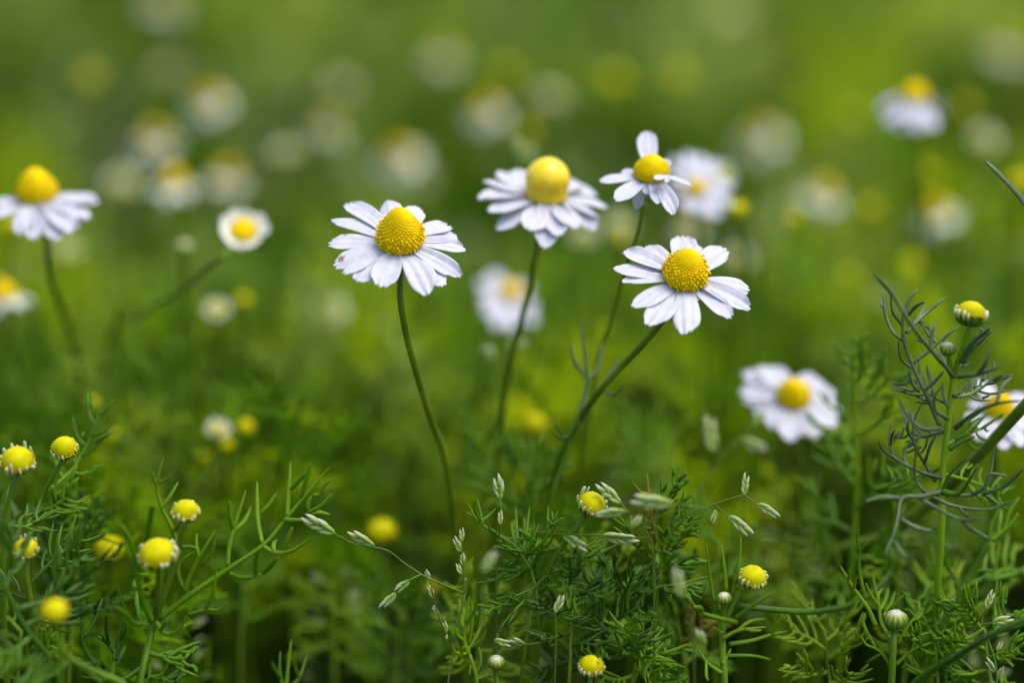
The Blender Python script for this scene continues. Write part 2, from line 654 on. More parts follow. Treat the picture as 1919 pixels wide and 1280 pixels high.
def auto_leaf(mb, a, b, rng, n=7, ll=.008, r=.00032, sag=.15, fork=2, plane=None):
    """pinnate thread leaf from a to b (world) added to mb"""
    d = b - a
    L = d.length
    t0 = nrm(d)
    side = plane or nrm(Vector((rng.uniform(-1, 1), rng.uniform(-1, .3), rng.uniform(-.5, .5))))
    side = nrm(side - t0 * side.dot(t0))
    out = t0.cross(side)
    mid = (a + b) / 2 + Vector((0, 0, -sag * L)) + out * rng.uniform(-.1, .1) * L
    rp = bez([a, mid, b], 12)
    mb.tube(rp, [r * (1.25 - .6 * i / 11) for i in range(11)] + [r * .25], 6, .7)
    for k in range(n):
        s = .28 + .68 * k / max(1, n - 1)
        i = min(10, int(s * 11))
        p = rp[i].lerp(rp[i + 1], s * 11 - i)
        tg = nrm(rp[i + 1] - rp[i])
        sg = 1 if k % 2 else -1
        l = ll * (1.15 - .55 * abs(s - .55) / .5) * rng.uniform(.7, 1.25)
        dr = nrm(tg * rng.uniform(.5, 1.0) + side * sg * rng.uniform(.7, 1.1) + out * rng.uniform(-.5, .6))
        q = p + dr * l
        m2 = p + dr * l * .5 + tg * l * -.06
        q = q + tg * l * .22 + Vector((0, 0, .12 * l))
        mb.tube(bez([p, m2, q], 6), [r * .75, r * .9, r * .95, r * .9, r * .75, r * .2], 6, .7)
        for _ in range(rng.randint(0, fork)):
            f = rng.uniform(.3, .65)
            p2 = p.lerp(q, f)
            d2 = nrm(dr + tg * rng.uniform(-.2, .9) + side * rng.uniform(-.7, .7) + out * rng.uniform(-.7, .7))
            q2 = p2 + d2 * l * rng.uniform(.4, .7)
            mb.tube(bez([p2, (p2 + q2) / 2 + tg * l * .04, q2], 5), [r * .7, r * .85, r * .85, r * .7, r * .2], 6, .7)


def bud_parts(parent, c, ax, R, H, rng, kind='stub', dens=.6, nm='flower_bud'):
    """nm part (disc of florets) with stub petals and bract cup under it, or a closed bud"""
    if kind == 'closed':
        mb = MB()
        mb.lathe(c, ax, [(R * .25, -R * .8), (R * .75, -R * .6), (R * .98, -R * .1), (R * .96, R * .35), (R * .72, R * .72), (R * .40, R * .90), (R * .05, R * .95)], 20,
                 [0, .05, .2, .4, .7, .95, 1])
        s = nrm(ax.cross(Vector((0.21, 0.55, 0.8))))
        u = ax.cross(s)
        for k in range(12):
            an = k * math.pi / 6 + .1
            rad = s * math.cos(an) + u * math.sin(an)
            pts = [c - ax * R * .7 + rad * R * .5, c - ax * R * .1 + rad * R * .97, c + ax * R * .38 + rad * R * .95, c + ax * R * .74 + rad * R * .62]
            mb.tube(bez(pts, 7), [R * .14, R * .19, R * .2, R * .2, R * .19, R * .16, R * .08], 6, .5, att=[0, .1, .2, .35, .5, .7, .85])
        for k in range(9):
            an = k * 2.4
            rr = R * .36 * math.sqrt((k + .5) / 9)
            mb.dome(c + ax * R * .86 + (s * math.cos(an) + u * math.sin(an)) * rr, ax, R * .13, R * .14, 6, 2, 1)
        return mb.build(nm, M['budcap'], parent)
    ax = nrm(ax + Vector([rng.uniform(-.14, .14) for _ in range(3)]))
    H *= rng.uniform(.78, 1.12)
    o = disc_mesh(c, ax, R, H, rng, dens, 'flat', (.0, .22)).build(nm, M['disclemon'], parent)
    sub = o if nm != 'disc' else parent
    cup_mesh(c - ax * R * .05, ax, R * 1.0, R * .75).build('bract_cup', M['cup'], sub)
    if kind == 'plain':
        return o
    mb = MB()
    s = nrm(ax.cross(Vector((0.21, 0.55, 0.8))))
    u = ax.cross(s)
    n = rng.randint(14, 17)
    wild = kind == 'ragged'
    for k in range(n):
        an = 2 * math.pi * (k + rng.uniform(-.3, .3)) / n
        rad = s * math.cos(an) + u * math.sin(an)
        if rng.random() < .14:
            continue
        h = rng.uniform(.08, .5) * (1.7 if wild else 1)
        q = rng.uniform(.7, 1.25)
        o2 = rng.uniform(1.05, 1.3) if wild else rng.uniform(1.03, 1.1)
        pts = [c + rad * R * .88 - ax * R * .35, c + rad * R * 1.08 - ax * R * .05, c + rad * R * o2 + ax * R * h * .7, c + rad * R * (o2 - (.02 if wild else .10)) + ax * R * h]
        mb.tube(bez(pts, 7), [R * .08 * q, R * .11 * q, R * .13 * q, R * .14 * q, R * .13 * q, R * .11 * q, R * .05 * q], 6, .7)
    mb.build('stub_petals', M['stub'], sub)
    return o


def plant(name, label, stem, seed, root=(0, .015), r=6, heads=(), leaves=(), autos=(), mats='leaf', stemm='stemgreen', group=None, cat='plant', branches=()):
    """stem = photo-pixel points bottom to top with distance; heads = (x,y,d,r,lean,face,kind,stalk pts); autos = (stem fraction, tipx, tipy, tipd, lobes, lobe px, thickness px)"""
    rng = random.Random(seed)
    pts = [P(*q) for q in stem]
    g = root_at(pts[0], *root)
    t = thing(name, g, label, cat, group)
    full = [g, g.lerp(pts[0], .5) + Vector((rng.uniform(-.006, .006), 0, 0))] + pts
    d = stem[0][2]
    stem_part(t, full, px(r * 1.25, d), px(r * .8, d), 'stem', M[stemm])
    for br in branches:
        bp = [P(*q) for q in br]
        stem_part(t, bp, px(r * .85, d), px(r * .6, d), 'branch', M[stemm])
    sp = bez(pts, 60)
    for hx, hy, hd, hr, le, fa, kind in heads:
        ax = axis_of(le, fa)
        R = px(hr, hd)
        bud_parts(t, P(hx, hy, hd), ax, R, R * 1.05, rng, kind)
    for lv in leaves:
        hero_leaf(t, seed=rng.randint(0, 9999), **lv)
    for au in autos:
        fr, tx, ty, td, nl, lp, th = au[:7]
        a = sp[min(59, max(0, int(fr * 59)))]
        mb = MB()
        auto_leaf(mb, a, P(tx, ty, td), rng, nl, px(lp, td), px(th * 1.2, td), rng.uniform(-.05, .2))
        mb.build('leaf', M['leafdry' if rng.random() < .025 else au[7] if len(au) > 7 else mats], t)
    return t


def spikelet(mb, base, d, L, rng, n=4):
    """flattened grass spikelet of overlapping pointed scales from base along d"""
    d = nrm(d)
    s = nrm(d.cross(nrm(Vector((rng.uniform(-.3, .3), -1, rng.uniform(-.3, .3))))))
    w = L * .069
    mb.tube([base, base + d * L * .5], [w * .35, w * .2], 5, .8, [0, .2])
    for k in range(n):
        sg = 1 if k % 2 else -1
        b0 = base + d * L * (.02 + .13 * k)
        ang = rng.uniform(.16, .30) * (1 if k < n - 1 else .3)
        dr = nrm(d + s * sg * ang)
        ln = L * rng.uniform(.52, .62) * (1 - .05 * k)
        pts = [b0, b0 + dr * ln * .25 + s * sg * w * .5, b0 + dr * ln * .6 + s * sg * w * .5, b0 + dr * ln * .88 + s * sg * w * .15, b0 + dr * ln]
        mb.tube(bez(pts, 9), [w * .35, w * .85, w * 1.1, w * 1.15, w * 1.02, w * .82, w * .56, w * .28, w * .05], 7, .65,
                [0, .1, .25, .4, .52, .64, .78, .92, 1])
    for k in range(2):
        sg = 1 if k else -1
        pts = [base, base + nrm(d + s * sg * .3) * L * .2, base + nrm(d + s * sg * .24) * L * .42]
        mb.tube(bez(pts, 6), [w * .3, w * .75, w * .85, w * .7, w * .4, w * .06], 6, .6, [0, .1, .2, .3, .45, .6])


def grass(name, label, culm, seed, spikes, branches=(), root=(0, .01), r=1.8, group=None):
    """spikes = (basex, basey, tipx, tipy, d[, n])"""
    rng = random.Random(seed)
    pts = [P(*q) for q in culm]
    g = root_at(pts[0], *root)
    t = thing(name, g, label, 'grass', group)
    d = culm[0][2]
    stem_part(t, [g] + pts, px(r * 1.5, d), px(r * .9, d), 'stalk', M['culm'], 7)
    for br in branches:
        stem_part(t, [P(*q) for q in br], px(r, d), px(r * .7, d), 'branch', M['culm'], 7)
    for sp in spikes:
        bx, by, tx, ty, dd = sp[:5]
        a, b = P(bx, by, dd), P(tx, ty, dd)
        mb = MB()
        spikelet(mb, a, b - a, (b - a).length, rng, sp[5] if len(sp) > 5 else 4)
        mb.build('spikelet', M['spike'], t)
    return t


# ------------------------------------------------------------------ background blooms (heads share mesh data)
def proto_head(kind, seed):
    rng = random.Random(seed)
    Z, O = Vector((0, 0, 1)), Vector((0, 0, 0))
    out = []
    if kind == 'open':
        R = .44
        out.append(('disc', disc_mesh(O, Z, R, .72, rng, .45, 'cone', (2, 3)), 'disc'))
        out.append(('bract_cup', cup_mesh(O, Z, R * .95, R * .6), 'cup'))
        n = 13
        for k in range(n):
            an = 2 * math.pi * (k + rng.uniform(-.2, .2)) / n
            rad = Vector((math.cos(an), math.sin(an), 0))
            out.append(('petal', petal_mesh(rad * R * .72 - Z * (.03 + .02 * (k % 3)), rad * rng.uniform(.86, 1.0) - Z * rng.uniform(.15, .55), Z, .34, .12, rng), 'petal'))
    elif kind == 'half':
        R = .5
        out.append(('disc', disc_mesh(O, Z, R, .42, rng, .45, 'flat', (2, 3)), 'disclemon'))
        out.append(('bract_cup', cup_mesh(O, Z, R, R * .7), 'cup'))
        n = 14
        for k in range(n):
            an = 2 * math.pi * (k + rng.uniform(-.2, .2)) / n
            rad = Vector((math.cos(an), math.sin(an), 0))
            out.append(('petal', petal_mesh(rad * R * .8 - Z * .1, rad * rng.uniform(.85, 1.0) + Z * rng.uniform(.15, .45), Z, .28, -.06, rng), 'petal'))
    else:
        R = .9
        out.append(('disc', disc_mesh(O, Z, R, .95, rng, .45, 'flat', (2, 3)), 'disclemon'))
        out.append(('bract_cup', cup_mesh(O, Z, R, R * .7), 'cup'))
    merged = []
    half = kind == 'half'
    pet = [x for x in out if x[0] == 'petal']
    rest = [x for x in out if x[0] != 'petal']
    if pet:
        mb = MB()
        for _, q, _m in pet:
            o = len(mb.v)
            mb.v += q.v
            mb.a += q.a
            mb.f += [tuple(i + o for i in f) for f in q.f]
        rest.append(('petals', mb, 'petalcream'))
    for nm, mb, mt in rest:
        me = bpy.data.meshes.new(nm)
        me.from_pydata([tuple(p) for p in mb.v], [], mb.f)
        at = me.attributes.new('tip', 'FLOAT', 'POINT')
        at.data.foreach_set('value', np.array(mb.a, dtype=np.float32))
        me.polygons.foreach_set('use_smooth', [True] * len(me.polygons))
        me.materials.append(M[mt])
        merged.append((nm, me))
    return merged


PROTO = {k: proto_head(k, i + 5) for i, k in enumerate(('open', 'half', 'disc'))}
brng = random.Random(77)


def bloom(label, x, y, blur, size, kind, lean=None, face=None, group='blurred chamomile heads in the field', front=False):
    d = before(blur) if front else behind(blur)
    c = P(x, y, d)
    R = px(size / 2, d)
    lean = brng.uniform(-20, 20) if lean is None else lean
    face = brng.uniform(30, 60) if face is None else face
    ax = axis_of(lean, face)
    g = Vector((c.x + brng.uniform(-.02, .02), c.y + brng.uniform(.0, .03), 0))
    t = thing('chamomile_bud' if kind == 'disc' else 'chamomile_flower', g, label, 'flower bud' if kind == 'disc' else 'flower', group)
    mid = g.lerp(c, .55) + Vector((brng.uniform(-.008, .008), 0, 0))
    stem_part(t, [g, mid, c - ax * R * .9, c - ax * R * .25], .0008, .0005, n=6)
    rot = ax.to_track_quat('Z', 'Y').to_euler()
    for nm, me in PROTO[kind]:
        o = bpy.data.objects.new(nm, me)
        COL.objects.link(o)
        o.parent = t
        o.location = c - g
        o.rotation_euler = rot
        o.scale = (R, R, R)
    return t


# ------------------------------------------------------------------ HERO FLOWERS
flower('chamomile_flower', 'sharp white chamomile with tall yellow cone and rust specks on its left petals', 750, 452, .350, 40, 78, axis_of(1, 41),
       [(646, 381, 34), (620, 411, 33), (614, 455, 36), (623, 498, 38), (640, 512, 26, 6), (668, 528, 44), (712, 539, 46), (804, 552, 46), (830, 537, 40), (863, 520, 33),
        (873, 467, 33), (858, 445, 32), (846, 424, 34), (786, 388, 38), (726, 374, 38)],
       [(750, 555, .351), (760, 620, .353), (781, 700, .357), (809, 790, .362), (836, 870, .368)], 11, drop=13, stained=(2, 3), openband=(.06, .42), root=(.012, .03))
flower('chamomile_flower', 'sharp white chamomile leaning over a slanting stem, one stunted petal below its disc', 1283, 519, .350, 39, 66, axis_of(9, 43),
       [(1168, 470, 36), (1209, 461, 32, 6), (1148, 502, 38), (1165, 529, 30), (1187, 577, 38), (1216, 612, 44), (1286, 627, 44), (1305, 565, 22, 5), (1371, 597, 34), (1407, 580, 37),
        (1406, 544, 36), (1361, 465, 40), (1279, 441, 44), (1308, 458, 34, 6)],
       [(1250, 592, .351), (1205, 645, .355), (1130, 725, .361), (1085, 790, .366), (1040, 890, .374)], 12, drop=8, openband=(.04, .62), root=(-.01, .03))
flower('chamomile_flower', 'slightly blurred chamomile with tall bell shaped golden cone and drooping petals', 1024, 366, behind(13), 41, 75, axis_of(4, 25),
       [(934, 319, 48, -16), (905, 338, 44, -12), (895, 373, 38, 4), (917, 397, 40, 12), (933, 432, 38, 40), (992, 432, 42, 24), (1020, 467, 40, 55), (1045, 443, 36, 34), (1079, 428, 44, 26),
        (1116, 433, 40, 46), (1139, 390, 34, 24), (1123, 409, 34, 30), (1114, 358, 42, 14), (960, 318, 40, -14), (1090, 345, 40, 0)],
       [(1006, 465, .374), (990, 550, .376), (966, 640, .38), (946, 740, .385), (935, 830, .39)], 13, shape='bell', openband=(2, 3), root=(0, .03))
sparse = flower('chamomile_flower', 'small sparse chamomile with one petal standing upright and a curled one on its disc', 1221, 325, behind(6), 32, 40, axis_of(0, 35),
       [(1210, 244, 33, -30), (1122, 338, 27, 5), (1153, 377, 31, 12), (1215, 365, 24, 14), (1234, 382, 26, 20), (1265, 402, 27, 34), (1297, 348, 15, 14), (1255, 299, 20, -10), (1163, 322, 15, 8),
        (1194, 394, 20, 62)],
       [(1208, 372, .361), (1195, 430, .363), (1168, 520, .367), (1146, 600, .371), (1118, 690, .376)], 14, stem_r=3.2, openband=(2, 3), root=(-.01, .03))
d4 = behind(6)
for (xa, ya, da), (xb, yb, db), wd in (((1246, 329, d4 - .0026), (1228, 336, d4 - .0046), 17), ((1246, 327, d4 - .0026), (1252, 342, d4 - .0040), 12)):
    a_, b_ = P(xa, ya, da), P(xb, yb, db)
    petal_mesh(a_, b_, nrm(-FWD * .7 + UP), px(wd, d4), px(4, d4), random.Random(xa + int(xb))).build('petal', M['petal'], sparse)
flower('chamomile_flower', 'blurred white chamomile with drooping petals and tapered cone cut by the picture edge', 70, 368, behind(20), 37, 58, axis_of(-2, 25),
       [(184, 380, 40, 14), (180, 366, 40, 4), (168, 409, 42, 26), (135, 436, 40, 34), (105, 450, 40, 42), (66, 449, 40, 40), (41, 440, 36, 33), (-22, 405, 38, 14), (-35, 380, 36, 8), (150, 425, 36, 36)],
       [(88, 450, .384), (96, 520, .392), (122, 600, .405), (150, 700, .42)], 15, openband=(2, 3), root=(0, .03))
flower('chamomile_flower', 'blurred white chamomile with wide flat petals, grass spikelet touching it', 1487, 746, behind(22), 31, 46, axis_of(-4, 45),
       [(1393, 696, 38), (1443, 688, 38), (1387, 731, 38), (1413, 774, 38), (1443, 803, 36), (1480, 829, 42), (1528, 822, 42), (1565, 801, 40), (1575, 770, 38), (1568, 743, 36), (1545, 716, 36), (1514, 697, 36),
        (1420, 688, 34, -4), (1392, 752, 30)],
       [(1495, 850, .396), (1500, 960, .402)], 16, drop=4, openband=(2, 3), root=(0, .03))
flower('chamomile_flower', 'blurred white chamomile half hidden behind the thick ridged stalk', 1871, 772, behind(15), 27, 44, axis_of(6, 34),
       [(1834, 712, 34, -12), (1813, 759, 34), (1808, 786, 34), (1832, 826, 36), (1858, 834, 34), (1885, 843, 36), (1914, 838, 36), (1938, 810, 34), (1940, 775, 34), (1925, 740, 34, -6)],
       [(1865, 860, .38), (1860, 950, .385)], 17, drop=10, openband=(2, 3), root=(0, .03))
flower('chamomile_flower', 'half open chamomile with short cupped cream petals on a long slanting stem', 456, 433, behind(24), 25, 16, axis_of(12, 58),
       [(414, 432, 26, -14), (416, 408, 26, -16), (434, 393, 24, -18), (462, 392, 24, -18), (494, 402, 24, -14), (504, 424, 24, -8), (489, 447, 26, -8), (470, 462, 26, -8), (448, 466, 26, -8), (428, 455, 26, -10)],
       [(415, 480, .385), (350, 535, .395), (270, 585, .41), (205, 640, .43)], 18, pm='petalcream', openband=(2, 3), stem_r=4.5, root=(-.01, .03), lift=-.05, dens=.5)
flower('chamomile_flower', 'blurred white chamomile behind the stem of the bell coned flower', 955, 550, behind(46), 22, 26, axis_of(4, 42),
       [(895, 526, 25), (918, 510, 26), (900, 560, 24), (908, 590, 26), (932, 616, 27), (962, 620, 27), (1000, 610, 26), (1004, 582, 25), (992, 532, 26)],
       [(960, 650, .452), (965, 760, .455)], 19, openband=(2, 3), root=(0, .02), dens=.5, stem_r=4)
flower('chamomile_flower', 'blurred white chamomile just behind the sparse flower with the upright petal', 1304, 354, behind(36), 18, 20, axis_of(4, 55),
       [(1262, 292, 23), (1290, 284, 23), (1314, 288, 22), (1345, 300, 23), (1374, 345, 24), (1372, 385, 23), (1348, 410, 24), (1318, 406, 23), (1284, 396, 23), (1262, 350, 23), (1258, 320, 23)],
       [(1310, 460, .43), (1315, 560, .435)], 20, openband=(2, 3), root=(0, .02), dens=.5, stem_r=4)
flower('chamomile_flower', 'blurred tall chamomile with hanging white petals standing apart high above the field', 1714, 184, behind(46), 26, 32, axis_of(3, 18),
       [(1650, 208, 36, 26), (1664, 234, 36, 40), (1690, 246, 38, 50), (1720, 248, 38, 50), (1750, 242, 38, 44), (1770, 212, 36, 28), (1655, 190, 34, 12), (1768, 190, 34, 12)],
       [(1722, 280, .455), (1735, 420, .46)], 21, openband=(2, 3), root=(0, .02), dens=.5, stem_r=4.5)

# ------------------------------------------------------------------ FOREGROUND BUDS AND PLANTS
def Z(ox, oy, s):
    return lambda *pts: [(ox + x * s, oy + y * s) for x, y in pts]


R3, R4, R5 = Z(0, 760, .4063), Z(520, 820, .3594), Z(1000, 820, .3595)
R6, R7 = Z(1360, 480, .3281), Z(1360, 860, .3281)


def D(pts, d0, d1=None):
    n = len(pts)
    d1 = d0 if d1 is None else d1
    return [(x, y, d0 + (d1 - d0) * i / max(1, n - 1)) for i, (x, y) in enumerate(pts)]


# the branching plant lower left
plant('chamomile_plant', 'branching chamomile plant with two yellow button buds and a long thread leaf reaching right', D([(262, 1285), (276, 1220), (290, 1165)], .347, .350), 31, r=7,
      branches=[D([(290, 1165), (297, 1110), (297, 1062)], .350, .340), D([(290, 1165), (325, 1065), (346, 980)], .350, .343)],
      heads=[(296, 1040, .338, 33, 2, 38, 'stub'), (348, 960, .343, 24, 2, 30, 'stub')],
      leaves=[dict(lines=[R3((730, 990), (870, 880), (1060, 750), (1220, 640), (1330, 510), (1420, 400), (1520, 285)),
                          R3((1050, 745), (1058, 650), (1078, 570), (1135, 390)), R3((1075, 570), (1058, 500), (1057, 440)), R3((1078, 580), (1130, 530), (1160, 465)),
                          R3((1210, 635), (1190, 530), (1185, 345)), R3((1200, 500), (1240, 460), (1276, 405)), R3((1325, 510), (1332, 400), (1340, 258)),
                          R3((1345, 385), (1385, 340), (1415, 308)), R3((1390, 425), (1410, 350), (1435, 258)), R3((1420, 495), (1480, 465), (1533, 408)), R3((1425, 500), (1470, 495), (1525, 506)),
                          R3((1310, 528), (1350, 530), (1392, 530)), R3((1060, 775), (1110, 795), (1170, 790), (1215, 778)), R3((1180, 785), (1180, 720), (1195, 660)), R3((1215, 775), (1250, 740), (1278, 705)),
                          R3((1215, 650), (1270, 680), (1345, 672), (1432, 615)), R3((1265, 675), (1262, 640), (1278, 620)), R3((1315, 665), (1330, 610), (1350, 560)),
                          R3((1420, 480), (1425, 440), (1445, 415)), R3((1445, 415), (1480, 410), (1495, 370), (1530, 338))], d0=.350, d1=.351, r=5.2, m='leaf'),
              dict(lines=[R3((820, 650), (790, 560), (745, 470), (722, 370), (755, 235)), R3((735, 355), (765, 345), (793, 315)), R3((748, 470), (790, 410), (822, 352)), R3((722, 370), (708, 340), (705, 308)),
                          R3((800, 580), (818, 560), (830, 540))], d0=.348, d1=.345, r=4.4, m='leaf'),
              dict(lines=[R3((850, 860), (880, 780), (920, 700), (995, 575)), R3((920, 705), (905, 640), (908, 590)), R3((930, 735), (970, 690), (992, 620)), R3((850, 850), (825, 790), (830, 730), (900, 670)),
                          R3((835, 655), (880, 655), (905, 660))], d0=.349, d1=.347, r=4.4),
              dict(lines=[R3((700, 1000), (660, 900), (625, 760), (600, 620), (545, 540)), R3((650, 850), (620, 830), (640, 780))], d0=.345, d1=.335, r=6),
              dict(lines=[R3((720, 1000), (760, 1055), (830, 1030), (860, 970)), R3((740, 1040), (760, 1010), (770, 1000))], d0=.349, d1=.346, r=4.5),
              dict(lines=[R3((690, 1010), (610, 1000), (560, 900), (535, 820)), R3((600, 985), (560, 950), (530, 930)), R3((650, 1000), (630, 900), (640, 800))], d0=.345, d1=.335, r=5),
              dict(lines=[R3((870, 970), (945, 945), (1010, 945), (1055, 905)), R3((945, 945), (980, 880), (1000, 760))], d0=.349, d1=.345, r=4)],
      autos=[(.3, 180, 1240, .342, 7, 60, 3.6, 'leafdark'), (.5, 350, 1235, .349, 7, 50, 3.6, 'leaf'), (.1, 330, 1290, .35, 6, 60, 3.6, 'leafdark')])
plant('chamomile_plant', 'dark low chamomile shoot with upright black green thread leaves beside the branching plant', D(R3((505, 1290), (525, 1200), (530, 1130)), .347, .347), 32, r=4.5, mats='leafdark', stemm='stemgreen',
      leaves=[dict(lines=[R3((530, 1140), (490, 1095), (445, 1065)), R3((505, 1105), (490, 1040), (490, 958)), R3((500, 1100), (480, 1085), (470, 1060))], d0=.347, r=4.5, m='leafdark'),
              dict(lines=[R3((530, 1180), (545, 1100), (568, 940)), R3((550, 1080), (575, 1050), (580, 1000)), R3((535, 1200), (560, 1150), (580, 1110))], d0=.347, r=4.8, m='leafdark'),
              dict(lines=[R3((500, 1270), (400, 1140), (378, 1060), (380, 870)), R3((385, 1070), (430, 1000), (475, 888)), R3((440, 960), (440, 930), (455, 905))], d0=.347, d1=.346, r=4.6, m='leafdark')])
plant('chamomile_plant', 'low chamomile sprig with curled leaf tips, one tip yellow, at the lower picture edge', D(R3((640, 1330), (680, 1265), (695, 1250)), .348, .348), 33, r=3.5,
      leaves=[dict(lines=[R3((690, 1255), (740, 1245), (770, 1200), (776, 1148)), R3((690, 1250), (690, 1220), (692, 1195))], d0=.348, r=3.6),
              dict(lines=[R3((700, 1255), (770, 1262), (830, 1235), (857, 1185)), R3((745, 1250), (760, 1270), (800, 1275))], d0=.348, r=3.6)])
plant('chamomile_plant', 'pale bent stalk close to the lens at the lower edge, out of focus', D(R3((600, 1320), (450, 1235), (320, 1165), (260, 1060)), .334, .328), 34, r=6, root=(.02, .01),
      heads=[], leaves=[dict(lines=[R3((330, 1170), (250, 1240), (140, 1280)), R3((290, 1220), (295, 1150), (300, 1120))], d0=.334, d1=.330, r=4),
                        dict(lines=[R3((340, 1180), (430, 1250), (480, 1290))], d0=.334, r=4)])
plant('chamomile_plant', 'blurred dark chamomile stalk slanting at the left edge with scattered thin leaves', D(R3((240, 1200), (120, 1030), (30, 860), (-30, 760)), .336, .332), 35, r=5, mats='leafdark', stemm='leafdark',
      autos=[(.3, -10, 1230, .33, 7, 70, 4, 'leafdark'), (.55, 150, 1040, .338, 8, 70, 4, 'leafdark'), (.75, 20, 980, .335, 7, 60, 4, 'leafdark'), (.2, 60, 1270, .335, 7, 70, 4, 'leafdark'), (.4, 130, 1110, .34, 6, 60, 4)])


def bud(label, x, y, d, r, lean, face, kind, stem, seed, autos=(), leaves=(), mats='leaf', stem_r=5, dens=.6, group='yellow chamomile buds among the leaves', root=(0, .012)):
    rng = random.Random(seed)
    ax = axis_of(lean, face)
    c, R = P(x, y, d), px(r, d)
    pts = [P(*q) for q in stem]                 # top to bottom
    g = root_at(pts[-1], *root)
    t = thing('chamomile_bud', g, label, 'flower bud', group)
    sp = [g, g.lerp(pts[-1], .5) + Vector((rng.uniform(-.004, .004), 0, 0))] + pts[::-1] + [c - ax * R * 1.2, c - ax * R * .4]
    stem_part(t, sp, px(stem_r * 1.4, d), px(stem_r * .9, d), m=M['stemgreen'])
    bud_parts(t, c, ax, R, R * 1.05, rng, kind, dens, 'disc' if kind != 'closed' else 'bract_ball')
    pl = bez(pts[::-1], 60) if len(pts) > 1 else sp[1:3]
    for fr, tx, ty, td, nl, lp, th, *mm in autos:
        mb = MB()
        auto_leaf(mb, pl[min(len(pl) - 1, int(fr * 59))], P(tx, ty, td), rng, nl, px(lp, td), px(th, td), rng.uniform(-.05, .2))
        mb.build('leaf', M[mm[0] if mm else mats], t)
    for lv in leaves:
        hero_leaf(t, seed=rng.randint(0, 9999), **lv)
    return t


bud('ragged chamomile bud with upright white stub petals at the left picture edge', 33, 866, .344, 29, 5, 38, 'ragged', [(25, 910, .345), (10, 1000, .347), (5, 1100, .35)], 41,
    autos=[(.6, 90, 960, .35, 7, 55, 3.5, 'leafdark'), (.3, -30, 950, .35, 6, 55, 3.5, 'leafdark')])
bud('yellow button bud next to the ragged bud, paler rim', 121, 842, .352, 23, 8, 42, 'stub', [(106, 880, .353), (75, 950, .356), (60, 1060, .36)], 42,
    autos=[(.7, 190, 770, .362, 8, 60, 3.2), (.5, 130, 930, .357, 8, 55, 3.2)])
bud('small yellow bud on a dark stem below the ragged bud', 49, 1030, .343, 21, 0, 38, 'ragged', [(50, 1070, .344), (58, 1130, .345), (70, 1220, .348)], 43,
    autos=[(.8, 150, 1010, .348, 8, 60, 3, 'leafdark'), (.6, -20, 1090, .345, 7, 60, 3, 'leafdark'), (.4, 140, 1150, .348, 8, 60, 3, 'leafdark')])
bud('round golden bud out of focus left of the two button buds', 206, 1030, behind(18), 25, 0, 45, 'plain', [(205, 1070, .386), (202, 1150, .39)], 44,
    autos=[(.7, 140, 1060, .385, 8, 60, 3, 'leafdark')])
bud('blurred yellow bud close to the lens above the pale bent stalk', 103, 1146, before(22), 24, 0, 40, 'plain', [(108, 1185, .318), (115, 1290, .32)], 45,
    autos=[(.4, 60, 1260, .318, 6, 70, 4)])
bud('solitary blurred golden bud above the drooping grass head', 715, 998, behind(26), 26, 0, 40, 'plain', [(717, 1040, .402), (722, 1150, .405)], 46)
bud('tilted yellow bud with curled white stub petals touched by a grass spikelet', 1108, 947, .349, 25, 28, 32, 'ragged', [(1085, 985, .350), (1050, 1030, .352), (1020, 1100, .355)], 47, stem_r=5.5,
    autos=[(.6, 960, 1040, .352, 8, 60, 3.2), (.4, 1120, 1040, .352, 9, 50, 3), (.2, 960, 1130, .352, 8, 60, 3), (.3, 1090, 1130, .352, 8, 50, 3)])
bud('small green bud sunk among thread leaves at the lower edge, pale top', 930, 1243, .349, 15, 5, 30, 'closed', [(930, 1268, .35), (932, 1300, .35)], 48)
bud('round yellow green bud with white flecks at the lower edge', 1108, 1250, .346, 22, 3, 35, 'stub', [(1106, 1285, .347), (1106, 1320, .348)], 49)
bud('closed green bud with whitish crown low in the corner plant', 1678, 1163, .350, 20, 2, 20, 'closed', [(1675, 1195, .35), (1670, 1290, .351)], 50, stem_r=7,
    leaves=[dict(lines=[R7((860, 960), (810, 850), (765, 790), (705, 700), (650, 608)), R7((700, 695), (705, 660), (710, 628)), R7((735, 740), (740, 700), (755, 670))], d0=.352, d1=.349, r=4.2, m='leafyel'),
            dict(lines=[R7((800, 810), (765, 640), (768, 530), (800, 490), (842, 455)), R7((768, 530), (750, 460), (760, 400))], d0=.353, d1=.349, r=3.8),
            dict(lines=[R7((960, 1060), (890, 940), (875, 840), (840, 665)), R7((880, 870), (915, 800), (930, 735)), R7((900, 900), (945, 830), (965, 758)), R7((920, 880), (970, 830), (1015, 780)), R7((870, 840), (820, 760), (800, 710)),
                        R7((875, 850), (870, 780), (900, 740))], d0=.353, d1=.354, r=4.2, m='leafyel'),
            dict(lines=[R7((985, 1060), (1040, 960), (1105, 870), (1095, 815)), R7((1060, 930), (1110, 900), (1130, 850))], d0=.352, r=3.8, m='leafyel'),
            dict(lines=[R7((950, 1200), (880, 1100), (800, 1060), (770, 1010)), R7((860, 1090), (790, 950), (790, 895)), R7((880, 1120), (830, 1150), (800, 1170))], d0=.351, r=3.6),
            dict(lines=[R7((970, 1180), (1060, 1100), (1180, 1050)), R7((1060, 1100), (1100, 1020), (1180, 990))], d0=.351, r=3.6)])

